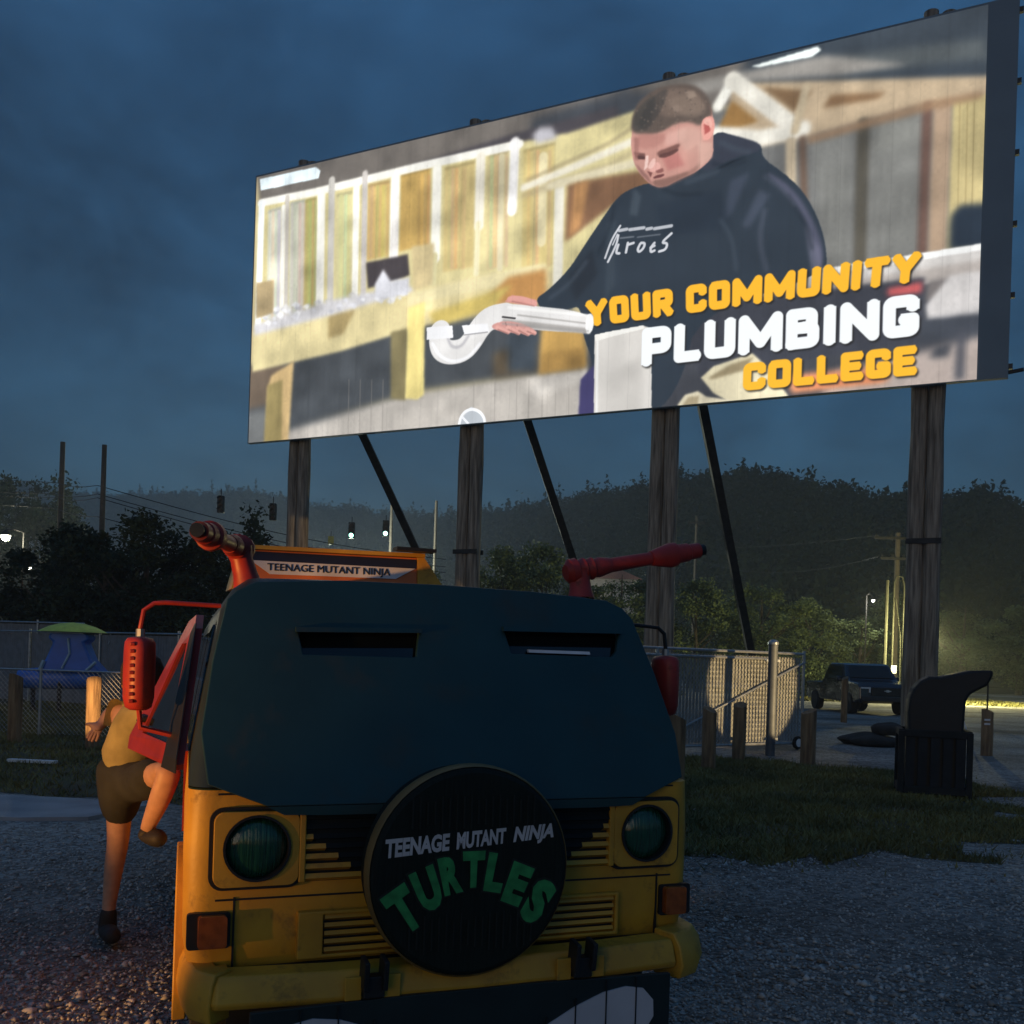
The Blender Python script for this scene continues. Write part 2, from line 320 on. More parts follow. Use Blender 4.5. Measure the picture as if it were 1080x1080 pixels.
def build_hills():
    xs = np.linspace(-400, 1500, 150); rows = 14; v = []; 
    for px in xs:
        y, d = ridge_at(px); top = at(px, y, d); top.z -= 4.5*max(1.0, d/230)
        for k in range(rows):
            f = k/(rows-1); dd = d*(0.50+0.5*f) if k < rows-1 else d*1.3
            hz = top.z*(f*1.08)**1.25 if k < rows-1 else top.z*0.7
            q = ray(px, 700)*dd; v.append((q.x, q.y, min(hz, top.z) - (0.4 if k == 0 else 0)))
    f = [(i*rows+k, (i+1)*rows+k, (i+1)*rows+k+1, i*rows+k+1) for i in range(len(xs)-1) for k in range(rows-1)]
    o = big('hills', v, f, mat('hill_soil', (0.03, 0.032, 0.018), 0.95, scale=0.05), smooth=True); tag(o, 'low wooded hills', kind='structure')
    C = []; S = []
    N = 4600
    for i in range(N):
        px = random.uniform(-120, 1200); y, d = ridge_at(px); top = at(px, y, d).z-4.5*max(1.0, d/230)
        f = 1.0-random.random()**1.6*0.95 if random.random() < 0.7 else 1.0-random.random()*0.06
        dd = d*(0.50+0.5*f); q = ray(px, 700)*dd; hz = min(top, top*(f*1.08)**1.25)
        kd = min(2.4, max(1.0, d/230)); hgt = random.uniform(3.0, 7.4)*kd; rr = random.uniform(1.3, 3.4)*kd; n = 70
        u = rng.normal(size=(n, 3)); u /= np.linalg.norm(u, axis=1)[:, None]; u *= rng.uniform(0.2, 0.92, (n, 1))**0.5
        if random.random() < 0.10:
            tz = (u[:, 2]+1)/2; u[:, :2] *= (1.05-tz)[:, None]*0.9; hgt *= 1.35
        lump = 1+0.25*np.sin(u[:, 0]*5+i)+0.2*np.cos(u[:, 1]*4+i*2)
        c = u*np.array([rr, rr, hgt*0.5])*lump[:, None]+np.array([q.x, q.y, hz+hgt*0.45]); C.append(c); S.append(np.full(n, .85*kd))
    v, f = leaf_quads(np.concatenate(C), np.concatenate(S)); o = big('forest', v, f, FOREST); tag(o, 'dense wood covering the hills', 'forest', kind='stuff')
build_hills()

TREES = {}
def tree_meshes(key, height, width, nclump, leaf, nleaf, m, shape='round', seed=1, low=0.12):
    global rng
    r0 = rng; rng = np.random.default_rng(seed); rr = random.Random(seed)
    cl = []
    for i in range(nclump):
        while True:
            p = rng.uniform(-1, 1, 3)
            if np.linalg.norm(p) < 1: break
        z = low+(1-low)*(p[2]+1)/2
        if shape == 'cone': w = (1.02-z)*1.05
        else: w = math.sqrt(max(0.05, 1-((z-0.5)/0.56)**2))*(0.8+0.35*rr.random())
        cl.append(np.array([p[0]*w*width/2, p[1]*w*width/2, z*height*0.97]))
    cl = np.array(cl); pts = []
    for c in cl:
        R = width*rr.uniform(0.09, 0.17); n = int(nleaf*rr.uniform(0.5, 1.4))
        u = rng.normal(size=(n, 3)); u /= np.linalg.norm(u, axis=1)[:, None]; u *= rng.uniform(0.2, 1.15, (n, 1))
        u[:, 2] *= 0.75; pts.append(c+u*R)
    v, f = leaf_quads(np.concatenate(pts), leaf, 0.4)
    t = MB(); h = height
    lean = rr.uniform(-.03, .03)*h
    tr = [(0, 0, -0.1), (lean*.3, 0, h*.25), (lean, lean*.5, h*.55), (lean*1.2, lean, h*.88)]
    t.tube(tr, [h*.026, h*.020, h*.012, h*.003], 8)
    for c in cl[:min(16, nclump)]:
        b = Vector(c); st = max(0.12*h, b.z-0.25*h-abs(b.x)*.3); fr = min(1, st/(h*.88))
        a = Vector((lean*fr*1.2, lean*fr*.7, st)); mid = a.lerp(b, .5)+Vector((0, 0, -.03*h)); t.tube([a, mid, b], [h*.008, h*.005, h*.0015], 5)
    TREES[key] = (big('crown_'+key, v, f, m), t.build('trunk_'+key, BARK))
    for o in TREES[key]: COL.objects.unlink(o)
    rng = r0
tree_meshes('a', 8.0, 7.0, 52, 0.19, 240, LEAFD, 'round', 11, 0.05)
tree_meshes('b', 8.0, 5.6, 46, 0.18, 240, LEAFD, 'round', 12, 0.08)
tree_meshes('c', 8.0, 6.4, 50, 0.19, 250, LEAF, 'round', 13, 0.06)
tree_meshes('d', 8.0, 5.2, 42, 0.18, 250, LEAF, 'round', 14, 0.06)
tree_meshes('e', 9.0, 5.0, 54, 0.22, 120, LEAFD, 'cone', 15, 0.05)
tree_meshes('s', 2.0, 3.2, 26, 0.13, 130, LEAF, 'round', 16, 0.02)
def tree(key, px, ytop, d, label, name='broadleaf_tree', cat='tree', group='trees beyond the fences', wide=1.0, rz=None):
    p = ray(px, 700)*d; h = at(px, ytop, d).z; base = 9.0 if key == 'e' else (2.0 if key == 's' else 8.0); s = h/base
    t = thing(name, label, cat, (p.x, p.y, 0), random.uniform(0, 6.28) if rz is None else rz, group); t.scale = (s*wide, s*wide, s)
    for o, n in zip(TREES[key], ('crown', 'trunk')):
        c = bpy.data.objects.new(n, o.data); COL.objects.link(c); c.parent = t
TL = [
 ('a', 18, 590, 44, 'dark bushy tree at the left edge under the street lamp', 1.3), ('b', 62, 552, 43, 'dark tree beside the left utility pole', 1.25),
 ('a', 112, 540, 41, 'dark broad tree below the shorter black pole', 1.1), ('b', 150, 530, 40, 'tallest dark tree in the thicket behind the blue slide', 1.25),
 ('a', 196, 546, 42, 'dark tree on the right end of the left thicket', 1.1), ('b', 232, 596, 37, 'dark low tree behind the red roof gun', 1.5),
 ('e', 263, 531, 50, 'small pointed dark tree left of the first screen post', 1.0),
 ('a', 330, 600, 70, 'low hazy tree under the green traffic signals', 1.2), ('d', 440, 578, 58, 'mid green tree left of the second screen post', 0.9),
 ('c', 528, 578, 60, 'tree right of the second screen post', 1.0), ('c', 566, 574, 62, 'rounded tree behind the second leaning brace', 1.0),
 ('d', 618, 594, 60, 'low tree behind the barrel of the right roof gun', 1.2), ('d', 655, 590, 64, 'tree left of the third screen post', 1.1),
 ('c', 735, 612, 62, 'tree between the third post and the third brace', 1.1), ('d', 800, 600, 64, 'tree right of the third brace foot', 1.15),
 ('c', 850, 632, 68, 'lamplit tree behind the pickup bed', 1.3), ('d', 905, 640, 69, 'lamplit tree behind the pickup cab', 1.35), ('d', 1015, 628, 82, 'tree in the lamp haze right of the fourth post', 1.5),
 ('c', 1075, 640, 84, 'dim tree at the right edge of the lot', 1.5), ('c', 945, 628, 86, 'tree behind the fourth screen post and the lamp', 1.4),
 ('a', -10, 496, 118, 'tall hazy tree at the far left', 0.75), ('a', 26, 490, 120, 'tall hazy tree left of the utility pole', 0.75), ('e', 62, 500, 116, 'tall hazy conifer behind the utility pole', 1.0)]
for k, px, yt, d, lb, w in TL:
    tree(k, px, yt, d, lb, 'conifer_tree' if k == 'e' else 'broadleaf_tree', wide=w)
for px, yt, d, lb in ((842, 694, 58, 'lamplit shrub left of the pickup'), (862, 690, 60, 'lamplit shrub behind the pickup tailgate'), (700, 680, 50, 'dark shrub behind the gate fence')):
    tree('s', px, yt, d, lb, 'shrub', 'shrub', 'shrubs by the road')

# ------------------------------------------------------------------ the drive-in screen
def onplane(px, py, p0, n):
    v = ray(px, py); return Vector((0, 0, EYE))+v*((p0-Vector((0, 0, EYE))).dot(n)/v.dot(n))
S_BR = at(1030, 400, 23.5)
v_ = ray(262, 467); S_BL = Vector((0, 0, EYE))+v_*((S_BR.z-EYE)/v_.z)
S_T = (S_BL-S_BR).normalized(); S_N = Vector((-S_T.y, S_T.x, 0)); S_B = -S_N          # along to the left / towards viewer / backwards
S_W = (S_BL-S_BR).length; S_Z0 = S_BR.z; S_Z1 = onplane(658, 95.5, S_BR, S_N).z
def sp(q, b, z): return S_BR+S_T*q+S_B*b+Vector((0, 0, z-S_BR.z))

# the picture on the screen, painted flat in the screen's own metres
RES = 70.0; IW, IH = int(S_W*RES), int((S_Z1-S_Z0)*RES)
IMG = np.zeros((IH, IW, 3), np.float32)+np.array([196, 182, 140], np.float32)
def S2(px, py):
    p = onplane(px, py, S_BR, S_N); return ((S_W-(p-S_BR).dot(S_T))*RES, (S_Z1-p.z)*RES)
def blur2(m, s):
    if s < 0.4: return m
    k = int(math.ceil(s*2.6)); w = np.exp(-0.5*(np.arange(-k, k+1)/s)**2); w /= w.sum()
    a = np.pad(m, ((k, k), (0, 0)), mode='edge'); m2 = sum(w[i]*a[i:i+m.shape[0]] for i in range(2*k+1))
    a = np.pad(m2, ((0, 0), (k, k)), mode='edge'); return sum(w[i]*a[:, i:i+m.shape[1]] for i in range(2*k+1))
NF = None
def comp(mask, col, x0, y0, alpha=1.0):
    h, w = mask.shape; reg = IMG[y0:y0+h, x0:x0+w]; mk = (mask*alpha)[..., None]
    c = np.array(col, np.float32)*NF[y0:y0+h, x0:x0+w, None]
    IMG[y0:y0+h, x0:x0+w] = reg*(1-mk)+c*mk
def low_noise(sx, sy, amp):
    gh, gw = int(IH/sy)+3, int(IW/sx)+3; g_ = rng.normal(0, 1, (gh, gw)); yy, xx = np.mgrid[0:IH, 0:IW]; fy, fx = yy/sy, xx/sx; iy, ix_ = fy.astype(int), fx.astype(int); ty, tx = fy-iy, fx-ix_; ty = ty*ty*(3-2*ty); tx = tx*tx*(3-2*tx)
    return amp*((g_[iy, ix_]*(1-tx)+g_[iy, ix_+1]*tx)*(1-ty)+(g_[iy+1, ix_]*(1-tx)+g_[iy+1, ix_+1]*tx)*ty)
NF = (1+low_noise(90, 60, .06)+low_noise(30, 30, .045)+low_noise(8, 60, .016)+low_noise(5, 5, .012)).astype(np.float32)
BK = [1.7]
def ch(p, it=2):
    for _ in range(it):
        o = []
        for i in range(len(p)):
            a, b = p[i], p[(i+1) % len(p)]; o += [(a[0]*.75+b[0]*.25, a[1]*.75+b[1]*.25), (a[0]*.25+b[0]*.75, a[1]*.25+b[1]*.75)]
        p = o
    return p
def pg(pts, col, blur=1.0, alpha=1.0):
    blur *= BK[0]
    if BK[0] == 1 and len(pts) > 4: pts = ch(pts)
    q = np.array([S2(*p) for p in pts]); pad = int(blur*3)+3
    x0, y0 = max(0, int(q[:, 0].min())-pad), max(0, int(q[:, 1].min())-pad); x1, y1 = min(IW, int(q[:, 0].max())+pad), min(IH, int(q[:, 1].max())+pad)
    if x1 <= x0 or y1 <= y0: return
    yy, xx = np.mgrid[y0:y1, x0:x1]; m = inside(xx.ravel()+.5, yy.ravel()+.5, q).reshape(yy.shape).astype(np.float32)
    comp(blur2(m, blur), col, x0, y0, alpha)
def stroke_m(q, hw, col, blur=0.6, alpha=1.0, butt=False):
    """polyline q in picture dots, round stroke"""
    q = np.asarray(q, float); pad = int(hw+blur*3)+3
    x0, y0 = max(0, int(q[:, 0].min())-pad), max(0, int(q[:, 1].min())-pad); x1, y1 = min(IW, int(q[:, 0].max())+pad), min(IH, int(q[:, 1].max())+pad)
    if x1 <= x0 or y1 <= y0: return
    yy, xx = np.mgrid[y0:y1, x0:x1]; yy = yy+.5; xx = xx+.5; d = np.full(xx.shape, 1e9)
    for (ax, ay), (bx, by) in zip(q[:-1], q[1:]):
        L = (bx-ax)**2+(by-ay)**2+1e-9; t = np.clip(((xx-ax)*(bx-ax)+(yy-ay)*(by-ay))/L, 0, 1); d = np.minimum(d, np.hypot(xx-ax-t*(bx-ax), yy-ay-t*(by-ay)))
    if butt:
        for (ax, ay), (bx, by) in ((q[1], q[0]), (q[-2], q[-1])):
            L = math.hypot(bx-ax, by-ay)+1e-9; ux, uy = (bx-ax)/L, (by-ay)/L; al = (xx-bx)*ux+(yy-by)*uy; ac = np.abs((yy-by)*ux-(xx-bx)*uy); r_ = .35*hw
            dd = np.hypot(np.maximum(np.abs(al)-(hw-r_), 0), np.maximum(ac-(hw-r_), 0))+hw-r_; d = np.minimum(d, np.where(al > -hw, np.where(al < .62*hw, np.maximum(ac-hw+hw, 0), dd+.38*hw), 1e9))
    comp(blur2(np.clip(hw-d+.5, 0, 1).astype(np.float32), blur), col, x0, y0, alpha)
def st(pts, wpx, col, blur=1.0, alpha=1.0):
    blur *= 1.5 if BK[0] > 1 else 1
    if BK[0] == 1 and len(pts) > 2:
        for _ in range(2):
            o = [pts[0]]
            for a, b in zip(pts[:-1], pts[1:]): o += [(a[0]*.75+b[0]*.25, a[1]*.75+b[1]*.25), (a[0]*.25+b[0]*.75, a[1]*.25+b[1]*.75)]
            pts = o+[pts[-1]]
    q = [S2(*p) for p in pts]; a = S2(pts[0][0], pts[0][1]+1); sc_ = math.hypot(a[0]-q[0][0], a[1]-q[0][1]); stroke_m(q, wpx/2*sc_, col, blur, alpha)
FONT = {'A': [[(0,0),(.5,1),(1,0)],[(.18,.3),(.82,.3)]], 'B': [[(0,0),(0,1),(.66,1),(.92,.88),(.92,.64),(.66,.52),(0,.52)],[(.66,.52),(1,.40),(1,.12),(.72,0),(0,0)]],
 'C': [[(1,.80),(1,.86),(.78,1),(.22,1),(0,.86),(0,.14),(.22,0),(.78,0),(1,.14),(1,.2)]], 'E': [[(1,1),(0,1),(0,0),(1,0)],[(0,.5),(.85,.5)]],
 'G': [[(1,.82),(1,.86),(.78,1),(.22,1),(0,.86),(0,.14),(.22,0),(.78,0),(1,.10),(1,.38),(.66,.38)]], 'I': [[(.5,0),(.5,1)]], 'L': [[(0,1),(0,0),(1,0)]],
 'M': [[(0,0),(0,1),(.5,.2),(1,1),(1,0)]], 'N': [[(0,0),(0,1),(1,0),(1,1)]], 'O': [[(.22,1),(0,.86),(0,.14),(.22,0),(.78,0),(1,.14),(1,.86),(.78,1),(.22,1)]],
 'P': [[(0,0),(0,1),(.72,1),(1,.86),(1,.56),(.72,.42),(0,.42)]], 'R': [[(0,0),(0,1),(.72,1),(1,.86),(1,.6),(.72,.46),(0,.46)],[(.5,.46),(1,0)]],
 'T': [[(0,1),(1,1)],[(.5,1),(.5,0)]], 'U': [[(0,1),(0,.14),(.22,0),(.78,0),(1,.14),(1,1)]], 'Y': [[(0,1),(.5,.45),(1,1)],[(.5,.45),(.5,0)]],
 'F': [[(1,1),(0,1),(0,0)],[(0,.5),(.8,.5)]], 'H': [[(0,0),(0,1)],[(1,0),(1,1)],[(0,.5),(1,.5)]], 'S': [[(1,.8),(.8,1),(.2,1),(0,.8),(0,.62),(1,.38),(1,.2),(.8,0),(.2,0),(0,.2)]]}
WID = {'I': .34, 'M': 1.12, 'N': .92, 'L': .74, 'E': .76, ' ': .36, 'T': .86, 'Y': .92, 'F': .72}
def arcs(pl):
    o = [pl[0]]; ph = True
    for a, b in zip(pl[:-1], pl[1:]):
        dx, dy = abs(b[0]-a[0]), abs(b[1]-a[1])
        if 0.01 < dx < .36 and 0.01 < dy < .36:
            c = (b[0], a[1]) if ph else (a[0], b[1])
            o += [tuple((1-t)**2*np.array(a)+2*t*(1-t)*np.array(c)+t*t*np.array(b)) for t in (.2, .4, .6, .8)]; ph = not ph
        else: ph = dx > dy
        o.append(b)
    return o
def line_text(s, bl, br_, tl, tr, col, hw, gap=.10):
    q = [np.array(S2(*p)) for p in (bl, br_, tl, tr)]; cap = np.linalg.norm(q[2]-q[0]); ws = [WID.get(c, .82) for c in s]; tot = sum(ws)+gap*(len(s)-1); asp = np.linalg.norm(q[1]-q[0])/cap/tot
    def mp_(x, y): b = q[0]+(q[1]-q[0])*x; t = q[2]+(q[3]-q[2])*x; return b+(t-b)*y
    for off, c_, bl_, al in (((2.6, 3.2), (30, 28, 26), 1.6, .85), ((0, 0), col, .6, 1)):
        x = 0
        for ch, w in zip(s, ws):
            if ch != ' ':
                for pl in FONT[ch]:
                    ihw = hw/asp
                    pts = [mp_((x+min(max(w-2*ihw, 0.0), w)*a+min(ihw, w/2))/tot, hw+(1-2*hw)*b)+np.array(off) for a, b in (arcs(pl) if ch in 'BCGOPRSUJ' else pl)]
                    stroke_m(pts, hw*cap, c_, bl_, al, True)
            x += w+gap

def paint():
    # ceiling and backdrop
    pg([(270,180),(1045,0),(1045,95),(850,98),(640,135),(545,155),(440,196),(275,222)], (112,106,100), 3)
    pg([(800,40),(1045,-5),(1045,92),(900,96),(850,92),(770,95)], (58,66,74), 6)
    pg([(560,125),(660,95),(700,98),(660,140),(560,155)], (66,70,76), 5)
    pg([(385,190),(545,140),(650,112),(660,138),(560,154),(545,148),(470,172),(380,200)], (74,70,74), 2.5)
    pg([(880,60),(1040,40),(1040,62),(880,78)], (84,90,92), 4)
    pg([(700,95),(770,78),(870,58),(960,68),(880,80),(790,86),(740,100)], (150,146,140), 3)
    # timber wall on the left
    pg([(270,216),(548,150),(600,140),(690,110),(690,200),(600,290),(575,285),(270,352)], (214,202,150), 2)
    for x0, x1, yt0, yt1, yb, c in ((283,297,222,218,340,(216,216,198)), (306,322,214,210,335,(206,206,186)), (322,334,211,208,330,(186,172,112)), (355,372,205,201,322,(204,196,148)), (388,411,195,190,275,(203,172,112)), (423,454,184,176,265,(202,168,98)), (469,501,177,169,287,(206,186,128)), (515,536,164,158,285,(205,188,142)), (552,585,158,150,285,(206,188,128))):
        pg([(x0,yt0),(x1,yt1),(x1-2,yb-6),(x0-2,yb)], c, 1.5)
        pg([(x0,yt0),(x1,yt1),(x1,yt1+3),(x0,yt0+3)], tuple(v*.7 for v in c), 1.5, .6)
        for k in range(5):
            xx = random.uniform(x0+1, x1-2); pg([(xx,yt0),(xx+random.uniform(2,4),yt0),(xx+2,yb-4),(xx-1,yb-3)], tuple(v*random.uniform(.86,1.12) for v in c), 1.2, .5)
    W = (243,241,232)
    st([(275,214),(330,203),(440,176),(548,152)], 8, W, 1.3); st([(276,215),(272,345)], 8, (246,250,250), 1.2)
    for x, y0, y1, w, c in ((303,208,335,6,(196,190,180)), (299,218,336,5,W), (339,205,328,10,(248,246,236)), (350,190,324,8,(204,200,192)), (376,196,318,8,W), (385,183,312,7,(196,190,184)), (417,188,278,11,(248,244,238)), (461,178,272,11,(246,244,232)), (458,270,300,8,(214,206,160)), (507,166,238,11,(236,230,214)), (504,236,290,6,(226,218,180)), (529,165,283,7,(216,206,170)), (590,195,300,11,(226,222,206)), (573,165,255,10,(226,214,172))):
        st([(x,y0),(x-2,y1)], w, c, 1.3)
    st([(543,150),(540,222)], 11, (250,248,246), 1.6)
    pg([(561,142),(570,134),(582,134),(588,146),(566,152)], (196,194,200), 3)
    st([(552,198),(600,178),(665,150)], 8, (232,226,206), 2); st([(552,206),(640,176),(668,160)], 6, (164,150,120), 3, .6)
    st([(580,196),(640,180),(668,172)], 9, (222,212,180), 2); st([(556,190),(640,152),(672,132)], 4, (150,136,106), 2, .6)
    pg([(598,195),(640,186),(690,178),(690,205),(648,215),(596,255)], (132,98,72), 2.5); pg([(606,194),(622,190),(612,240),(600,250)], (180,134,88), 2.5)
    # white strips of light along the top edge
    pg([(274,189),(333,176),(338,180),(336,188),(275,201)], (236,250,255), .8); pg([(792,70),(862,49),(866,53),(856,60),(800,71)], (240,248,244), 1.0)
    # ledge, rubble, pedestals and floor
    pg([(255,470),(300,448),(430,416),(620,384),(640,390),(640,450),(255,480)], (184,178,170), 3)
    pg([(262,386),(430,345),(600,318),(620,385),(440,412),(300,455),(262,470)], (72,76,80), 4)
    pg([(262,388),(300,380),(292,425),(262,432)], (110,96,82), 4); pg([(300,425),(262,435),(262,470),(300,455)], (120,122,122), 5)
    pg([(520,372),(618,348),(620,386),(520,398)], (96,84,66), 4); pg([(570,345),(615,340),(618,386),(568,394)], (188,150,84), 3); pg([(570,372),(616,366),(617,387),(569,393)], (160,126,70), 3)
    pg([(535,352),(568,350),(566,392),(536,392)], (62,70,78), 4)
    pg([(267,350),(345,328),(430,306),(575,278),(580,300),(450,342),(360,370),(266,392)], (220,206,156), 2); pg([(346,330),(375,326),(362,352),(346,357)], (172,152,104), 2.5)
    pg([(430,310),(520,288),(575,278),(577,290),(430,322)], (226,214,168), 2)
    pg([(536,292),(576,283),(576,318),(520,322),(500,328)], (190,140,82), 3); pg([(452,330),(540,300),(520,325),(460,345)], (206,184,104), 3)
    pg([(268,342),(350,316),(430,300),(438,306),(350,332),(268,354)], (208,206,208), 2.5)
    for k in range(60):
        x = random.uniform(275, 345) if k % 2 else random.uniform(345, 432); y = 338-(x-270)*.19+random.uniform(-9, 7); r = random.uniform(2, 5)
        pg([(x-r,y),(x,y-r*.8),(x+r,y-r*.2),(x+r*.4,y+r*.8)], random.choice([(226,226,232),(250,250,252),(190,190,196),(214,212,210)]), 1.2, .8)
    pg([(386,277),(430,268),(432,290),(418,296),(388,304)], (70,64,66), 1.6); pg([(395,300),(404,284),(412,296),(432,292),(430,310),(396,316)], (216,216,222), 1.8)
    pg([(434,260),(458,256),(456,300),(436,306)], (206,188,142), 2)
    pg([(286,396),(310,380),(308,410),(304,466),(280,470),(282,410)], (210,180,128), 2); pg([(282,406),(298,400),(297,470),(278,470)], (156,140,92), 2)
    pg([(412,350),(430,346),(428,422),(412,420)], (128,118,84), 2); pg([(430,325),(448,318),(447,416),(440,421),(427,420)], (238,220,142), 1.6)
    pg([(270,298),(289,295),(288,330),(270,336)], (176,156,118), 1.5)
    for x in (368, 380, 392, 404, 500, 522, 545, 558, 572, 586, 600, 614): st([(x, 400),(x-1, 462)], .8, (140,134,128), .5, .6)
    pg([(560,400),(626,390),(626,398),(560,420)], (220,214,206), 4, .7)
    # room on the right: truss, window, posts
    pg([(700,120),(1045,85),(1045,262),(872,300),(740,220)], (112,112,110), 3)
    pg([(770,88),(1040,80),(1040,108),(960,114),(845,146),(770,160)], (184,164,136), 2.5)
    pg([(803,92),(856,96),(838,118)], (124,98,70), 2.5); pg([(876,100),(934,97),(926,104),(868,114)], (126,98,70), 2.5); pg([(757,136),(772,106),(800,128),(780,134)], (150,114,66), 2)
    st([(757,112),(772,86)], 12, (238,236,226), 2); st([(772,84),(835,132)], 17, (226,222,210), 2); st([(752,142),(800,146),(846,136)], 17, (228,224,212), 2.5); st([(838,138),(850,92)], 9, (190,174,146), 2)
    st([(834,150),(834,200)], 11, (192,176,150), 2); st([(846,146),(850,290)], 7, (108,88,74), 2.5)
    pg([(856,148),(900,136),(898,280),(870,296)], (122,122,118), 4); pg([(916,130),(974,115),(970,270),(914,284)], (124,124,120), 4); pg([(860,150),(900,140),(898,170),(862,180)], (146,146,142), 6, .8); pg([(918,134),(972,122),(970,150),(918,160)], (144,144,138), 6, .8)
    st([(910,130),(906,292)], 12, (86,82,72), 2.5); st([(978,112),(972,272)], 10, (106,82,72), 2.5)
    pg([(984,110),(1004,104),(998,272),(978,276)], (172,148,124), 2); pg([(1005,106),(1045,98),(1045,265),(998,268)], (196,180,130), 1.6)
    for x in (1012, 1020, 1027): st([(x, 108),(x-3, 262)], .9, (150,132,90), .6, .7)
    pg([(850,144),(980,106),(1036,96),(1036,104),(982,116),(852,152)], (150,120,92), 2.5, .8)
    pg([(1002,228),(1012,216),(1045,214),(1045,262),(1000,264)], (40,50,62), 3)
    # bottom right clutter behind the lettering
    pg([(620,330),(1045,258),(1045,415),(620,440)], (66,68,74), 2)
    pg([(625,322),(1045,256),(1045,288),(780,330),(625,352)], (206,202,198), 1.2); pg([(625,322),(1045,255),(1045,262),(625,328)], (244,244,242), .8); pg([(800,310),(1045,272),(1045,288),(800,326)], (176,168,162), 2.5)
    pg([(690,332),(735,322),(730,345),(700,350)], (212,160,150), 2); pg([(722,355),(745,320),(975,292),(970,360),(840,380),(740,400)], (62,64,72), 2)
    pg([(936,304),(972,297),(972,308),(936,312)], (214,100,100), 2.5); pg([(978,296),(1000,292),(1000,315),(976,318)], (120,114,112), 2.5); pg([(1002,290),(1045,284),(1045,332),(978,338),(976,322)], (204,200,198), 2)
    pg([(970,338),(1045,328),(1045,352),(970,362)], (66,70,78), 3); pg([(965,372),(1045,352),(1045,410),(860,425),(880,392)], (182,168,160), 4); pg([(1010,348),(1018,348),(1016,400),(1006,400)], (76,78,86), 3); pg([(985,365),(1004,360),(1000,376),(980,378)], (70,72,78), 3)
    pg([(830,396),(940,384),(936,402),(835,414)], (226,150,108), 3); pg([(838,398),(936,392),(930,402),(838,410)], (232,140,92), 2.5, .8)
    # pipe cups
    pg([(739,398),(752,386),(793,372),(806,384),(832,418),(770,424),(752,414)], (216,206,174), 1); pg([(747,398),(770,384),(795,376),(785,390),(750,400)], (148,134,104), 1.5)
    pg([(712,430),(722,416),(736,412),(745,418),(792,424),(792,434),(708,436)], (222,212,184), 1); pg([(719,428),(726,418),(737,417),(735,430)], (170,156,126), 1.2)
    # the man
    global NF, IMG
    gx = np.repeat(rng.normal(0, 1, (1, IW)), IH, 0).astype(np.float32); gx = blur2(gx, 1.2); gx += .5*blur2(rng.normal(0, 1, (IH, IW)).astype(np.float32), 2.2)*2
    IMG *= (1+.007*gx)[..., None]; NF = 1+(NF-1)*.40; BK[0] = 1
    HD = (47,56,66)
    pg([(690,192),(672,196),(652,206),(634,232),(614,262),(600,284),(578,306),(563,316),(576,330),(600,326),(612,322),(614,352),(626,382),(627,440),(690,440),(720,400),(735,330),(872,290),(871,258),(862,228),(846,200),(826,182),(803,166),(804,153),(780,146),(752,136),(738,172),(716,190)], HD, .9)
    pg([(752,138),(776,143),(803,151),(801,160),(775,165),(745,182),(738,176)], (56,60,72), 1.5); pg([(745,184),(790,164),(801,161),(770,170)], (30,36,44), 1.5)
    pg([(800,176),(835,196),(860,235),(870,270),(862,285),(858,250),(838,212)], (84,86,104), 3); pg([(848,235),(864,262),(868,288),(856,288)], (116,116,136), 3, .7)
    pg([(770,190),(790,182),(772,225),(762,232)], (62,70,84), 4); pg([(800,200),(812,205),(790,240),(782,238)], (66,74,88), 4); pg([(668,198),(676,206),(672,228),(664,226)], (66,76,86), 3); pg([(640,235),(650,232),(648,300),(638,318)], (60,70,80), 4, .8)
    pg([(690,215),(760,200),(770,240),(700,250)], (40,49,60), 6, .8); pg([(600,290),(625,262),(630,290),(606,318)], (40,46,54), 4)
    pg([(612,400),(627,384),(628,436),(610,436)], (66,62,104), 2.0)
    # head
    SK = (196,146,134)
    pg([(669,118),(666,142),(665,154),(668,172),(675,184),(687,196),(700,198),(716,189),(734,182),(752,166),(752,148),(752,110),(728,100),(690,104)], SK, .8)
    pg([(664,138),(669,113),(679,102),(694,92),(712,88.5),(730,88.5),(743,97),(749,108),(752,122),(744,124),(738,134),(728,128),(712,130),(700,138),(688,142),(674,142)], (96,84,76), 2.6)
    pg([(684,104),(700,94),(728,92),(742,104),(744,118),(720,120),(700,126)], (126,108,96), 3, .7); pg([(668,120),(682,104),(692,100),(690,118),(678,138),(666,138)], (70,68,64), 2.5, .7)
    pg([(739,128),(746,122),(753,124),(754,136),(748,148),(740,148)], (226,160,148), .9); pg([(742,131),(748,128),(749,138),(743,142)], (178,92,86), 1.2)
    pg([(692,160),(704,156),(717,150),(717,155),(706,164),(694,166)], (120,84,76), 1.6); pg([(668,160),(680,162),(680,168),(671,167)], (112,78,72), 1.4)
    pg([(681,164),(684,164),(683,176),(679,180)], (234,200,190), 1); pg([(684,180),(690,170),(697,172),(696,179),(688,182)], (222,168,158), 1.2); pg([(682,180),(688,182),(686,187)], (120,76,72), 1)
    pg([(688,187),(694,184),(701,183),(700,186),(690,189)], (110,66,64), .9); pg([(690,196),(688,190),(702,188),(726,180),(726,184),(712,191),(700,198)], (140,104,94), 2); pg([(697,164),(715,160),(722,174),(704,180)], (176,112,106), 3, .8); pg([(700,142),(724,134),(722,148),(702,154)], (214,170,158), 3, .7)
    pg([(670,172),(676,184),(688,196),(684,186)], (150,108,100), 1.5); pg([(736,150),(751,150),(751,166),(734,180)], (206,164,150), 2)
    # tone in hair, skin and cloth
    pg([(672,132),(680,112),(692,98),(706,92),(700,110),(690,128),(680,140)], (62,60,58), 2.2, .6)
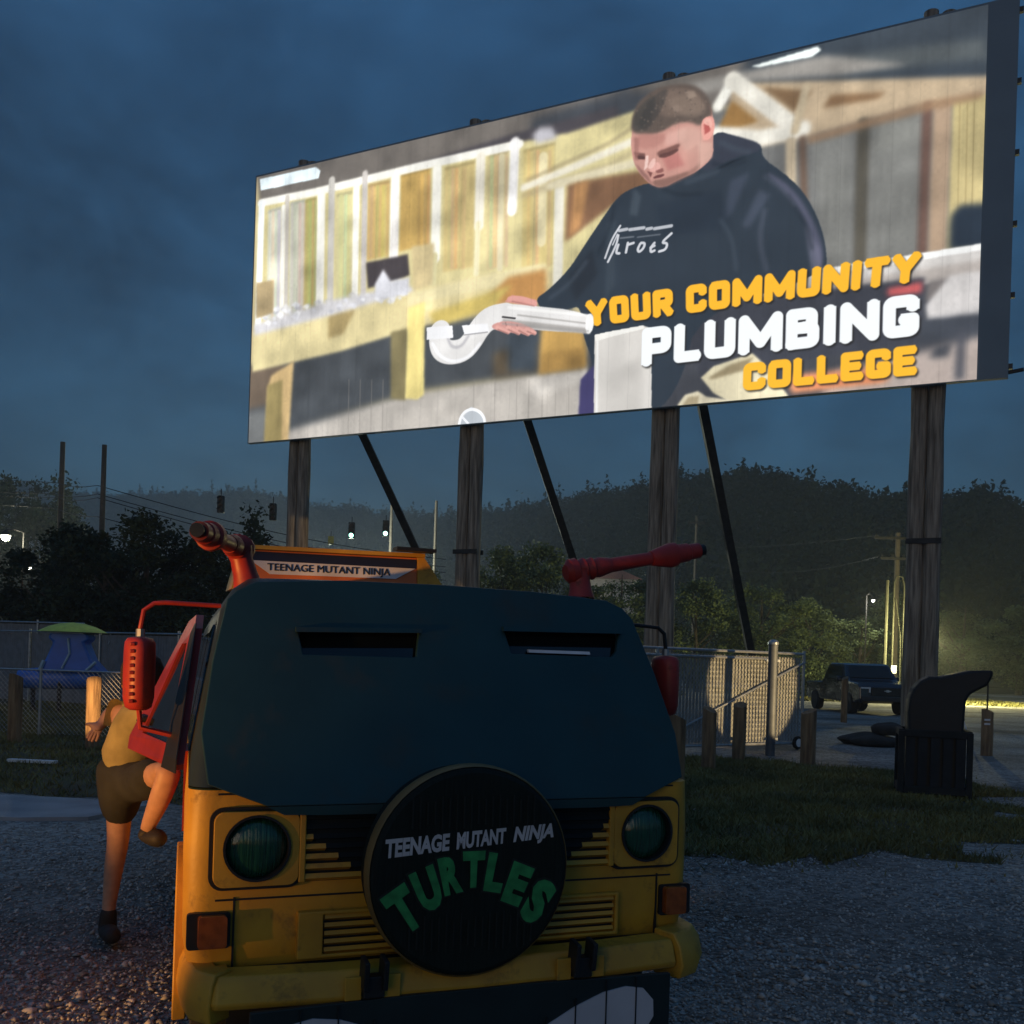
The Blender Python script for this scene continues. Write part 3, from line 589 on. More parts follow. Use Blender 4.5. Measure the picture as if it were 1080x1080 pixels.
    pg([(700,108),(722,98),(738,104),(746,116),(736,124),(716,122)], (140,122,108), 3.2, .6); pg([(722,96),(732,96),(735,102),(726,104)], (172,152,136), 1.8, .6); pg([(708,112),(716,110),(720,116),(712,119)], (156,136,122), 1.6, .5)
    for k in range(140):
        x = random.uniform(670, 748); y = random.uniform(92, 138)
        if y > 93+(x-708)**2*.010 and y < 140-(x-668)*.12: pg([(x-1.2,y),(x,y-1.3),(x+1.4,y+.2),(x,y+1.2)], random.choice([(66,60,56),(150,132,118),(110,96,86)]), .8, .35)
    pg([(672,140),(690,142),(704,140),(700,150),(686,158),(670,156)], (176,124,114), 3, .8); pg([(712,136),(734,132),(742,142),(738,164),(722,160),(716,148)], (208,168,154), 3.5, .7); pg([(668,144),(674,146),(673,170),(669,168)], (150,104,96), 1.8, .7)
    pg([(694,163),(706,160),(715,156),(716,159),(706,165),(696,167)], (84,56,52), 1.0, .8); pg([(672,164),(680,165),(680,168),(673,168)], (80,54,52), .9, .8)
    pg([(684,190),(700,192),(716,186),(730,178),(738,170),(736,182),(716,191),(700,198),(690,197)], (134,100,90), 2.4, .6); pg([(682,178),(686,170),(690,166),(692,170),(688,178)], (236,196,186), 1.0, .8); pg([(691,180),(699,177),(700,181),(693,183)], (128,78,74), 1.0, .8)
    pg([(724,160),(736,152),(738,172),(728,178)], (188,142,130), 2.5, .7); pg([(742,126),(748,124),(751,128),(750,136),(747,132),(743,132)], (238,184,170), .8, .8)
    for q in ([(760,150),(776,158),(790,160)], [(752,172),(764,176),(786,170)], [(724,192),(742,186),(756,180)], [(648,216),(642,244),(630,268)], [(830,206),(848,232),(856,262)], [(806,186),(824,198),(838,216)], [(700,200),(716,206),(740,204)], [(760,232),(772,250),(776,284)], [(806,222),(800,252),(808,284)], [(618,276),(600,300),(580,314)]):
        st(q, random.uniform(3, 6), random.choice([(70,80,92),(34,42,50),(78,84,98),(32,39,47)]), 3.0, .55)
    # emblem text on the hoodie
    IC = (208,210,216)
    st([(638,272),(645,252),(654,238)], 2.2, IC, .5); st([(641,276),(650,258),(652,248)], 2.4, IC, .5); st([(646,258),(651,247)], 1.6, IC, .5)
    for pl in ([(652,258),(650,264),(650,267),(653,267)], [(662,256),(660,266)], [(662,258),(668,256)], [(675,257),(672,263),(674,266),(679,261),(680,256),(676,256)], [(690,256),(686,261),(686,266),(690,264)], [(686,261),(690,259)], [(708,246),(697,256),(704,256),(702,263),(695,265)]): st(pl, 2.7, IC, .5)
    for (a, b) in (((653,243),(661,241.5)), ((664,242),(679,240)), ((682,241.5),(687,240.5)), ((690,241),(708,238))): st([a, b], 3.4, IC, .6, .85)
    st([(654,251),(668,249.5)], 1.6, IC, .8, .4); st([(672,250),(696,247)], 1.4, IC, .8, .35)
    # trap and pipe with the hand
    pg([(532,318),(540,311),(566,316),(566,324)], (214,150,140), 1)
    PV = (226,224,222)
    st([(464,350),(463,360),(466,369),(476,372),(489,369),(498,359),(506,345),(516,335),(532,332)], 25, PV, .8)
    st([(456,362),(463,375),(477,382),(494,377),(506,362)], 3, (246,246,248), 1.2); st([(472,356),(476,366),(486,366),(494,354)], 3, (176,174,178), 1.8, .8)
    pg([(450,345),(477,343),(478,356),(450,358)], (236,236,238), .8); pg([(487,343),(514,341),(516,350),(490,353)], (238,238,240), .8); st([(489,353),(514,350)], 1.2, (150,148,150), .8)
    pg([(530,320),(540,320),(626,329),(623,352),(532,345),(524,340)], PV, .8); pg([(530,336),(622,346),(622,352),(530,344)], (172,168,164), 1.6); st([(546,332),(620,341)], 1.6, (160,156,152), 1, .8); st([(530,334),(543,335.5)], 2, (70,68,68), .5)
    pg([(618,331),(626,330),(627,340),(623,352),(617,351)], (242,242,240), .8)
    pg([(518,342),(532,338),(548,340),(562,346),(566,350),(556,354),(546,350),(540,351),(530,349),(520,347)], (208,152,144), .9); st([(533,340),(536,349)], 1, (140,86,82), .7); st([(545,342),(548,350)], 1, (140,86,82), .7)
    BK[0] = 1.01
    BK[0] = 1
    for a_, b_ in (((524,345),(536,350)),((535,345),(547,351)),((546,346),(557,352)),((555,347),(564,351))): st([a_, b_], 4.2, (222,166,156), .8); st([(a_[0]+1,a_[1]+2.2),(b_[0],b_[1]+1.6)], 1.2, (146,96,90), .8, .7)
    st([(537,315),(550,314),(564,320)], 5, (220,160,150), 1); st([(540,317.5),(563,322.5)], 1.2, (150,100,94), .8, .6)
    st([(536,324),(620,332.5)], 2.5, (244,243,240), 1.2, .9); st([(530,341),(620,349)], 2.2, (150,148,146), 1.4, .6)
    BK[0] = 1.01
    pg([(627,353),(640,350),(678,343),(687,346),(687,436),(626,440)], (212,208,202), .8); pg([(627,353),(640,350),(678,343),(680,346),(640,356),(628,360)], (238,236,230), .8); st([(630,360),(629,436)], 2, (244,244,242), 1); pg([(640,395),(676,375),(676,432),(640,436)], (196,192,186), 6, .7)
    BK[0] = 1
    st([(486,446),(497,432)], 6, (206,208,214), .8); pg([(482,452),(490,436),(500,430),(512,438),(512,452)], (184,190,196), 1); st([(484,448),(486,438),(494,431),(504,432),(511,440),(511,450)], 3, (246,248,250), .7); st([(488,440),(497,450)], 2.4, (240,242,246), .7)
    # sheet joints
    j = np.ones(IW, np.float32); j[::int(1.22*RES/2)] = .93; IMG *= j[None, :, None]
    NF = np.ones_like(NF)
    line_text('YOUR COMMUNITY', (619, 345), (968, 297), (617, 317), (972, 264), (250,184,44), .148, .07)
    line_text('PLUMBING', (676, 387), (969, 353), (677, 346), (970, 309), (242,246,248), .142, .07)
    line_text('COLLEGE', (783, 412), (967, 395), (784, 383), (967, 363), (250,186,46), .15, .07)
paint()
def picture_material():
    lin = np.clip(IMG/255, 0, 1); lin = np.where(lin <= .04045, lin/12.92, ((lin+.055)/1.055)**2.4)
    px = np.ones((IH, IW, 4), np.float32); px[..., :3] = lin[::-1]
    im = bpy.data.images.new('projected_picture', IW, IH, alpha=False, float_buffer=True); im.colorspace_settings.name = 'Linear Rec.709'; im.pixels.foreach_set(px.ravel()); im.update(); im.pack()
    m = bpy.data.materials.new('projected_picture'); m.use_nodes = True; t = m.node_tree; b = t.nodes['Principled BSDF']
    n = t.nodes.new('ShaderNodeTexImage'); n.image = im; n.extension = 'EXTEND'
    b.inputs['Base Color'].default_value = (.1, .1, .1, 1); b.inputs['Roughness'].default_value = 0.9; b.inputs['Specular IOR Level'].default_value = 0.1
    t.links.new(n.outputs[0], b.inputs['Emission Color']); b.inputs['Emission Strength'].default_value = 1.12
    return m
SCR = thing('drive_in_screen', 'huge wide drive in movie screen on pole pairs showing a plumbing college advert', 'screen', sp(S_W/2, 0, 0))
SCR.rotation_euler = (0, 0, 0)
def sb(mb, name, m, **k):
    o = mb.build(name, m, SCR, **k); o.matrix_parent_inverse = Matrix.Translation(-SCR.location); return o
ED = 0.66
pm_ = MB().plate([[(-ED, S_Z0-.02), (S_W+.05, S_Z0-.02), (S_W+.05, S_Z1+.06), (-ED, S_Z1+.06)]], 0.012, 0.16, lambda q, z, t: sp(q, t, z))
panel = sb(pm_, 'screen_panel', mat('screen_white', (0.21, 0.26, 0.30), 0.7, var=.05, scale=1), smooth=False)
me = bpy.data.meshes.new('projected_image'); me.from_pydata([tuple(sp(S_W, 0, S_Z0)), tuple(sp(0, 0, S_Z0)), tuple(sp(0, 0, S_Z1)), tuple(sp(S_W, 0, S_Z1))], [], [(0, 1, 2, 3)])
uv = me.uv_layers.new(name='uv'); 
for i, c in enumerate(((0, 0), (1, 0), (1, 1), (0, 1))): uv.data[i].uv = c
me.materials.append(picture_material()); po = bpy.data.objects.new('projected_image', me); COL.objects.link(po); po.parent = SCR; po.matrix_parent_inverse = Matrix.Translation(-SCR.location)
for i, q in enumerate((20.06, 13.68, 7.68, 1.07)):
    for s_ in (-.196, .196):
        p = MB(); r = .20; k = 14
        p.tube([sp(q+s_+.012*math.sin(j*2.1+i+s_*9), .45, -.2+(S_Z1+.28+(.12 if s_ > 0 else 0)+.2)*j/k) for j in range(k+1)], [r*(1.06-.16*j/k)+.006*math.sin(j*3.3+i) for j in range(k+1)], 14)
        sb(p, 'support_pole', WOOD)
    for z in ((4.75,) if i in (1, 3) else ()):
        b = MB(); b.box(sp(q, .245, z), (.80, .03, .13), (0, 0, math.atan2(S_T.y, S_T.x))); b.box(sp(q, .655, z), (.80, .03, .13), (0, 0, math.atan2(S_T.y, S_T.x))); sb(b, 'clamp_band', DARKST, smooth=False)
for q, zt, gb in ((17.9, 9.08, 9.9), (12.2, 9.48, 10.03), (7.0, 10.0, 10.5)):
    a = sp(q, .4, zt); b_ = sp(q, gb, 0); e = a+(a-b_)*.02
    d_ = (b_-a).normalized(); br = MB(); br.tube([a-d_*.3, b_+d_*.3], .17, 4); sb(br, 'diagonal_brace', DARKST, smooth=False)
    fo = MB().box(sp(q, gb, .1), (1.0, 1.0, .3), (0, 0, .5)); sb(fo, 'brace_footing', CONC, smooth=False)
girt = MB()
for z in (S_Z0+.5, (S_Z0+S_Z1)/2, S_Z1-.5): girt.box(sp((S_W-ED)/2, .21, z), (S_W+.6, .09, .2), (0, 0, math.atan2(S_T.y, S_T.x)))
sb(girt, 'back_frame', DARKST, smooth=False)
for z in np.linspace(S_Z0+.25, S_Z1-.25, 6):
    sb(MB().box(sp(-ED-.045, .1, z), (.09, .1, .12), (0, 0, math.atan2(S_T.y, S_T.x))), 'edge_bracket', BLK, smooth=False)
sb(MB().tube([sp(-ED, .1, S_Z0+.12), sp(-ED-.32, .1, S_Z0+.16)], .045, 6), 'edge_bracket', BLK)

# ------------------------------------------------------------------ the van
VAN = thing('camper_van', 'yellow van with dark teal face mask over its windscreen and round spare tyre cover', 'van', (-0.1507, 3.5794, 0), rad(21.98))
def hw_(z): return .94 if z < 1.15 else .94-(z-1.15)*.17
def ringpts(z, wf, wb, hw, r, n=6):
    P = []
    for cx, cy, a0 in ((hw-r, wb-r, 0), (-hw+r, wb-r, 90), (-hw+r, wf+r, 180), (hw-r, wf+r, 270)):
        for j in range(n+1): a = rad(a0+90*j/n); P.append((cx+r*math.cos(a), cy+r*math.sin(a), z))
    return P
def loft(rings):
    m = MB(); n = len(rings[0])
    for r in rings: m.v += r
    for i in range(len(rings)-1):
        for j in range(n): m.f.append((i*n+j, i*n+(j+1) % n, (i+1)*n+(j+1) % n, (i+1)*n+j))
    m.f.append(tuple(reversed(range(n)))); m.f.append(tuple((len(rings)-1)*n+j for j in range(n))); return m
sl = lambda z: max(0.0, (z-1.05)*.60)
lower = [ringpts(.44, .06, 4.30, .87, .08), ringpts(.50, .015, 4.34, .925, .08), ringpts(.62, 0, 4.36, .945, .08), ringpts(.90, 0, 4.38, .95, .08), ringpts(1.10, 0, 4.38, .94, .08)]
rings = []
for z in (1.104, 1.2, 1.3, 1.5, 1.7): rings.append(ringpts(z, sl(z)+.004, 4.38-(z-1.1)*.12, hw_(z), .09))
rings += [ringpts(1.79, .46, 4.28, .80, .12), ringpts(1.838, .55, 4.2, .74, .14), ringpts(1.862, .80, 4.0, .60, .2), ringpts(1.872, 1.3, 3.6, .3, .2)]
body = loft(lower).build('body', YEL, VAN, ang=30)
loft(rings).build('cabin', mat('cabin_dark', (0.016, 0.030, 0.034), .45, var=.15), VAN, ang=30)
# dark windscreen, mask plates
WSF = lambda u, z, t: (u, sl(z)-t, z)
MB().plate([[(-.80,1.20),(.80,1.20),(.74,1.72),(-.74,1.72)]], .012, .002, WSF).build('windscreen', GLS, VAN, smooth=False)
mo = [(-.885,1.12),(-.70,1.052),(.70,1.052),(.885,1.12),(.905,1.28),(.872,1.52),(.825,1.74),(.79,1.785),(.72,1.816),(.4,1.836),(0,1.842),(-.4,1.836),(-.72,1.812),(-.79,1.775),(-.825,1.74),(-.872,1.52),(-.905,1.28)]
sL = [(-.575,1.632),(-.12,1.645),(-.14,1.552),(-.56,1.55)]; sR = [(.235,1.668),(.745,1.676),(.715,1.60),(.69,1.578),(.25,1.578)]
MB().plate([mo, sL, sR], .055, .030, WSF).build('mask_panel', TEAL, VAN, smooth=False, bevel=.004)
for s in (sL, sR):
    eye = MB()
    x0, x1, z1 = s[0][0], s[1][0], s[0][1]
    eye.plate([[(x0-.01, z1-.002), (x1+.01, s[1][1]), (x1+.01, s[1][1]+.016), (x0-.01, z1+.016)]], .078, .030, WSF)
    eye.build('mask_brow', TEAL, VAN, smooth=False)
MB().plate([[(.33,1.585),(.60,1.585),(.60,1.597),(.33,1.597)]], .04, .02, WSF).build('slit_strip', WHT, VAN, smooth=False)  # thin pale strip along the bottom of the right eye slit
VF = lambda u, z, t: (u, -t, z)
# V shaped lower mask, clipped louvre slats follow below
MB().plate([[(-.70,1.05),(-.645,1.022),(-.50,1.018),(.50,1.018),(.645,1.022),(.70,1.05)]], .052, -.004, VF).build('mask_lower', TEAL, VAN, smooth=False)
vhw = lambda z: .35+(z-.79)*1.306 if z > .79 else max(.02, .35*(z-.53)/.26)
mblk = MB(); grl = MB(); rec = MB()
rec.plate([[(-.575,.79),(.605,.79),(.605,1.03),(-.575,1.03)]], .004, -.01, VF)
rec.plate([[(-.50,.545),(.60,.545),(.60,.68),(-.50,.68)]], .004, -.01, VF)
TEALB = mat('mask_black', (0.006, 0.010, 0.012), .7, var=.2, spec=.25)
for k in range(7):
    z = .805+k*.033; h = vhw(z)
    for a, b, mm in ((-.57, -h, grl), (-h, h, mblk), (h, .60, grl)):
        if b > a: mm.box(((a+b)/2, -.012, z), (b-a, .03, .017), (rad(-28), 0, 0))
for k in range(5):
    z = .556+k*.0275; h = vhw(z)
    grl.box((.05, -.012, z), (1.09, .028, .014), (rad(-28), 0, 0))
MB().plate([[(-vhw(1.018), 1.018)]+[(-vhw(z), z) for z in (.95, .88, .80, .79)]+[(vhw(z), z) for z in (.79, .80, .88, .95)]+[(vhw(1.018), 1.018)]], .020, .006, VF).build('mask_point', TEALB, VAN, smooth=False)
rec.build('grille_recess', BLK, VAN, smooth=False); grl.build('grille_louvres', YEL, VAN, smooth=False); mblk.build('mask_louvres', TEALB, VAN, smooth=False)
MB().plate([[(-.35,.785),(.35,.785),(.30,.74),(.25,.70),(-.25,.70),(-.30,.74)]], .012, -.004, VF).build('mask_tip', TEALB, VAN, smooth=False)
fr = MB()
fr.plate([[(-.585,.535),(.615,.535),(.615,.692),(-.585,.692)], [(-.50,.547),(-.50,.68),(.60,.68),(.60,.547)]], .03, -.004, VF)
fr.build('lower_grille_frame', YEL, VAN, smooth=False, bevel=.004)
def rrect(x0, z0, x1, z1, r, n=5):
    P = []
    for cx, cz, a0 in ((x1-r, z1-r, 0), (x0+r, z1-r, 90), (x0+r, z0+r, 180), (x1-r, z0+r, 270)):
        for j in range(n+1): a = rad(a0+90*j/n); P.append((cx+r*math.cos(a), cz+r*math.sin(a)))
    return P
circ = lambda cx, cz, r, n=32: [(cx+r*math.cos(2*math.pi*j/n), cz+r*math.sin(2*math.pi*j/n)) for j in range(n)]
LENS = mat('lamp_lens', (0.010, 0.060, 0.034), .10, var=.35, scale=14, spec=.6, coat=.6, bump=.35, bscale=9, stretch=(14, 1, .6))
AMB = mat('amber_lens', (0.30, 0.075, 0.012), .25, var=.25, scale=25, coat=.4)
for sx in (-1, 1):
    c = sx*.725
    h = thing('headlight', None, None); h.parent = VAN
    o = MB().plate([rrect(c-.137, .787, c+.137, 1.032, .035), circ(c, .912, .106)], .03, -.004, VF).build('bezel', YEL, VAN, bevel=.006); o.parent = h
    o = MB().plate([rrect(c-.150, .775, c+.150, 1.045, .045), rrect(c-.138, .786, c+.138, 1.033, .036)], .014, -.004, VF).build('seal', BLK, VAN); o.parent = h
    o = MB().plate([circ(c, .912, .109), circ(c, .912, .101)], .038, 0, VF).build('ring', BLK, VAN); o.parent = h
    o = MB().lathe([(.101, 0), (.10, .012), (.085, .026), (.055, .036), (.02, .041), (.001, .042)], 32, Matrix.Translation((c, 0.006, .912)) @ Matrix.Rotation(rad(90), 4, 'X')).build('lens', LENS, VAN); o.parent = h
    bar = MB().box((c-sx*.148, -.016, .91), (.022, .03, .235)); bar.build('lamp_trim', YEL, VAN, smooth=False, bevel=.004)
    iu = sx*.868
    MB().plate([rrect(iu-.068, .588, iu+.068, .706, .012)], .012, -.01, VF).build('indicator_base', BLK, VAN)
    MB().plate([rrect(iu-.045-.01*sx, .596, iu+.045-.01*sx, .70, .012)], .042, .012, VF).build('indicator_lamp', AMB, VAN, bevel=.008)
seam = MB()
for z in (1.087, .742, .515): 
    for sx in (-1, 1): seam.box((sx*.765, .0025, z), (.17, .012, .006))
seam.box((0, .0025, .742), (1.36, .012, .006)); seam.box((0, .0025, .515), (1.36, .012, .006))
for sx in (-1, 1): seam.box((sx*.79, .002, .63), (.006, .012, .24))
seam.build('panel_seams', BLK, VAN, smooth=False)
for r_ in (rrect(-.30, .49, -.13, .512, .008), rrect(.24, .48, .42, .502, .008)): MB().plate([r_], .005, -.01, VF).build('air_slot', BLK, VAN)
# spare tyre cover
TC = (-.045, .842); CM = Matrix.Translation((TC[0], -.05, TC[1])) @ Matrix.Rotation(rad(90), 4, 'X')
TYRE = mat('tyre_cover', (0.007, 0.012, 0.010), .75, spec=.25, var=.3, scale=4, bump=.25, bscale=30, stretch=(30, 30, 2))
cov = MB().lathe([(.30, 0), (.345, .03), (.354, .12), (.346, .165), (.330, .176), (.001, .178)], 56, CM).build('spare_tyre_cover', TYRE, VAN, ang=25)
MB().lathe([(.354, .10), (.3575, .115), (.3575, .150), (.350, .163), (.347, .150)], 56, CM).build('tyre_cover_rim', mat('rim_brown', (0.20, 0.13, 0.045), .55), VAN)
def on_cover(x, y, t): return (TC[0]+x, -.05-.179-t, TC[1]+y)
wm = MB(); pos = [-.29+.0*i for i in range(1)]
x = 0
for i, wd in enumerate(('TEENAGE', 'MUTANT', 'NINJA')):
    v, f = glyphs(wd, .078, .0035, 0, .22 if i == 2 else .05)
    xs = [p[0] for p in v]; wdt = max(xs)-min(xs); tw = (.218, .176, .150)[i]; x0 = (-.304, -.062, .140)[i]
    def mp2(p, i=i):
        u = (p[0]-min(xs))/wdt; X = x0+u*tw; k = 1.02-.22*min(1, max(0, (X+.304)/.60))
        return on_cover(X, .062+.048*(X+.30)/.6+p[1]*k, .0)
    wm.add([mp2(p) for p in v], f)
wm.build('cover_lettering', mat('letter_white', (.55, .54, .56), .6, var=.1), cov, smooth=False)
gm_ = MB(); gsh = MB()
for i, ch in enumerate('TURTLES'):
    v, f = glyphs(ch, .20, .012, 0, 0); xs = [p[0] for p in v]; ys = [p[1] for p in v]; w = max(xs)-min(xs); h = max(ys)-min(ys)
    fx = (i+.5)/7; ang = rad(42-84*fx)*.92; ax = -.276+.552*fx; ay = -.205+.155*math.sin(math.pi*min(1, max(0, fx)))
    sw, sh = (.088, .082, .072, .074, .070, .078, .082)[i], (.155, .145, .128, .122, .130, .140, .158)[i]
    for mb, sc2, t in ((gm_, 1.0, .004), (gsh, 1.16, .001)):
        vv = []
        for p in v:
            a = ((p[0]-min(xs))/w-.5)*sw*sc2*(1.0+.18*((p[1]-min(ys))/h-.5)); b = ((p[1]-min(ys))/h-.5)*sh*(1+(sc2-1)*.6)
            vv.append(on_cover(ax+a*math.cos(ang)-b*math.sin(ang), ay+.06+a*math.sin(ang)+b*math.cos(ang), t))
        mb.add(vv, f)
gsh.build('cover_lettering', mat('letter_shadow', (0.008, 0.012, 0.010), .7), cov, smooth=False)
gm_.build('cover_lettering', mat('letter_green', (0.030, 0.26, 0.075), .55, var=.25, scale=25), cov, smooth=False)
tk = MB()
for k in range(20):
    xx = -.24+k*.0253
    for zz, L in ((.20, .12), (-.20, .13)):
        if xx*xx+zz*zz < .088: tk.box(on_cover(xx, zz, -.001), (.005, .006, L*random.uniform(.6, 1)))
tk.build('cover_relief', mat('rib_dark', (0.009, 0.013, 0.010), .8), cov, smooth=False)
# bumper
bp_pts = [(-.90, .10), (-.89, -.06), (-.845, -.113), (-.5, -.145), (0, -.16), (.5, -.145), (.80, -.115)]
def sweep(pl, prof):
    m = MB(); n = len(prof)
    for i, (x, y) in enumerate(pl):
        a = Vector(pl[max(i-1, 0)]); b = Vector(pl[min(i+1, len(pl)-1)]); d = (b-a).normalized(); nn = Vector((d.y, -d.x))
        for (o, z) in prof: m.v.append((x+nn.x*o, y+nn.y*o, z))
    for i in range(len(pl)-1):
        for j in range(n): m.f.append((i*n+j, (i+1)*n+j, (i+1)*n+(j+1) % n, i*n+(j+1) % n))
    m.f.append(tuple(range(n))); m.f.append(tuple((len(pl)-1)*n+j for j in reversed(range(n)))); return m
prof = [(.02, .425), (.03, .445), (.012, .50), (-.005, .525), (-.09, .53), (-.09, .42)]
sweep(bp_pts, prof).build('bumper', YEL, VAN, bevel=.006)
sweep([(.806, -.115), (.90, -.07), (.955, .0), (.965, .10)], [(.03, .38), (.045, .43), (.03, .50), (.0, .545), (-.09, .55), (-.09, .38)]).build('bumper_end_cap', YEL, VAN, bevel=.006)
sweep([(-.925, .22), (-.925, .08), (-.91, -.05), (-.855, -.118)], [(.015, .38), (.025, .43), (.015, .50), (.0, .535), (-.07, .54), (-.07, .38)]).build('bumper_end_cap', YEL, VAN, bevel=.006)
val = MB().box((0, .03, .455), (1.72, .10, .10)); val.build('lower_valance', mat('valance_brown', (0.20, 0.105, 0.02), .6), VAN, smooth=False)
for u0 in (-.365, .385):
    hk = thing('tow_bracket', None, None); hk.parent = VAN
    for q_ in (-.065, .065): MB().box((u0+q_, -.185, .475), (.055, .012, .075)).build('bracket_plate', YEL, hk, smooth=False, bevel=.003)
    hm = MB(); hm.box((u0-.032, -.20, .525), (.018, .07, .10), (.15, 0, 0)); hm.box((u0+.032, -.20, .525), (.018, .07, .10), (.15, 0, 0)); hm.box((u0, -.185, .48), (.07, .05, .07)); hm.build('bracket_hook', BLK, hk, smooth=False, bevel=.004)
bd = MB().plate([[(-.755,.10),(.745,.10),(.745,.428),(.2,.44),(-.3,.44),(-.755,.432)]], .200, .178, VF).build('bumper_board', mat('board_dark', (0.010, 0.020, 0.022), .5), VAN, smooth=False, bevel=.003)
BW = mat('board_white', (.52, .52, .57), .6, var=.08)
tl_ = MB()
for sx in (-1, 1):
    P = [(sx*.10, .215), (sx*.22, .275), (sx*.36, .345), (sx*.47, .385), (sx*.56, .398), (sx*.63, .385), (sx*.672, .34), (sx*.675, .28), (sx*.64, .23), (sx*.55, .21)]
    MB().plate([P], .206, .200, VF).build('board_eye_shape', BW, bd, smooth=False)
    for k, u in enumerate((.25, .36, .48, .60)): MB().box((sx*u, -.2075, .20+(.30-.2)*.5+.02+.03*min(k, 2)), (.004, .004, .10+.05*min(k, 2))).build('board_line', BLK, bd, smooth=False)
# roof sign, guns, mirrors
ORG = mat('sign_orange', (0.55, 0.16, 0.05), .5, var=.15); NAV = mat('sign_navy', (0.012, 0.016, 0.045), .5); SGW = mat('sign_white', (.62, .64, .72), .55)
RW = 2.4; rs = thing('roof_sign', None, None); rs.parent = VAN
SF = lambda u, z, t: (u, RW-t+(z-1.9)*.12, z)
def RP(name, pts, t0, t1, m, par=rs, **k): return MB().plate([pts], t0, t1, SF).build(name, m, par, smooth=False, **k)
RP('sign_board', [(-.47,1.90),(.50,1.90),(.50,2.145),(-.47,2.127)], .02, -.02, ORG)
RP('sign_stripe', [(-.47,2.069),(.50,2.082),(.50,2.135),(-.47,2.119)], .024, .018, NAV)
RP('sign_side_flare', [(.503,1.90),(.70,1.90),(.66,1.985),(.545,2.15),(.503,2.148)], .03, -.25, YEL)
RP('sign_side_flare', [(-.473,1.90),(-.57,1.90),(-.55,1.985),(-.505,2.13),(-.473,2.129)], .03, -.25, YEL)
RP('sign_top_edge', [(-.505,2.130),(.545,2.150),(.545,2.172),(-.505,2.152)], .05, -.10, YEL)
ws = RP('sign_plate', [(-.468,2.068),(-.36,1.995),(.37,2.012),(.49,2.080)], .028, .022, SGW)
v, f = glyphs('TEENAGE MUTANT NINJA', .062, 0); xs = [p[0] for p in v]
lt_ = MB()
for k_, (dx_, dz_) in enumerate(((0, 0), (.0022, .0008), (.0011, .0018))): lt_.add([SF(-.376+dx_+(p[0]-min(xs))/(max(xs)-min(xs))*.71, 2.016+dz_+.013*((p[0]-min(xs))/(max(xs)-min(xs)))+p[1]*.92, .030+k_*.0012) for p in v], f)
lt_.build('sign_lettering', mat('letter_navy', (.014, .02, .05), .6), ws, smooth=False)
MB().box((.47, RW-.05, 2.185), (.24, .10, .02)).build('sign_cap', BLK, rs, smooth=False)
def gun(base, stand_top, tip, mz):
    o = thing('roof_gun', None, None); o.parent = VAN
    base, top, tip = Vector(base), Vector(stand_top), Vector(tip); d = (tip-top).normalized(); L = (tip-top).length
    MB().tube([base, base.lerp(top, .35), base.lerp(top, .7), top], [.062, .05, .046, .056], 14).build('gun_stand', RED, o)
    a = top-d*.07
    sl2 = MB(); sl2.tube([a, a+d*.02, a+d*.05, a+d*.06, a+d*.09, a+d*.10, a+d*.13, a+d*.14, a+d*.17, a+d*.22], [.035, .058, .060, .046, .056, .044, .052, .042, .046, .036], 14); sl2.build('gun_grip_rings', RED, o)
    MB().tube([top+d*.13, top+d*(L-.27)], [.034, .030], 14).build('gun_barrel', RED, o)
    e = top+d*(L-.27); MB().tube([e, e+d*.03, e+d*.10, e+d*.13, e+d*.135, e+d*.17, e+d*.20, e+d*.205, e+d*.26], [.034, .042, .058, .056, .046, .044, .043, .038, .036], 16).build('gun_nozzle', RED, o)
    MB().tube([tip-d*.012, tip+d*.02], [.026, .026], 14).build('gun_muzzle', BLK, o)
    return o
gun((.76, .68, 1.835), (.758, .70, 1.965), (1.385, .70, 2.10), 1)
gun((-.655, .95, 1.82), (-.70, .95, 1.985), (-.905, .42, 1.985), 1)
MB().plate([[(-.80,1.665),(-.745,1.76),(-.725,1.74),(-.735,1.70)]], .03, .02, lambda u, z, t: (u, sl(z)+.25-t, z)).build('corner_glint', mat('glint_blue', (0.12, 0.25, 0.75), .3), VAN, smooth=False)  # blue sky reflection on the window edge, given as a coloured plate
for sx in (-1, 1):
    o = thing('wing_mirror', None, None); o.parent = VAN; c = (1.155 if sx > 0 else -1.085); y = .60
    arm = MB(); P = [(sx*.80, y, 1.725), (sx*1.00, y, 1.728), (c-sx*.045, y, 1.722), (c-sx*.01, y, 1.695), (c, y, 1.63), (c, y, 1.58)]
    arm.tube(P, .009, 8); MB().tube([(c, y, 1.36), (c-sx*.01, y, 1.26), (sx*.92, y, 1.22)], .011, 8).build('mirror_strut', RED if sx < 0 else BLK, o); arm.build('mirror_arm', RED if sx < 0 else BLK, o)
    bx = MB(); n = 12
    prf = [(.030, 1.325), (.047, 1.335), (.055, 1.37), (.057, 1.46), (.056, 1.54), (.054, 1.575), (.045, 1.590), (.02, 1.596)]
    bx.lathe([(r*1.0, z) for r, z in prf], 20, Matrix.Translation((c, y, 0)) @ Matrix.Diagonal((1, 1.5, 1, 1))); bx.build('mirror_shell', RED, o, ang=50)
    rb = MB()
    for k in range(9): rb.box((c-sx*.0+ (-.028 if sx < 0 else .052), y-(.075 if sx < 0 else .0), 1.36+k*.026), (.018, .016, .013))
    rb.build('mirror_ridges', RED, o, smooth=False, bevel=.003)
    MB().tube([(c, y, 1.58), (c, y, 1.625)], .016, 8).build('mirror_clamp', STEEL, o)
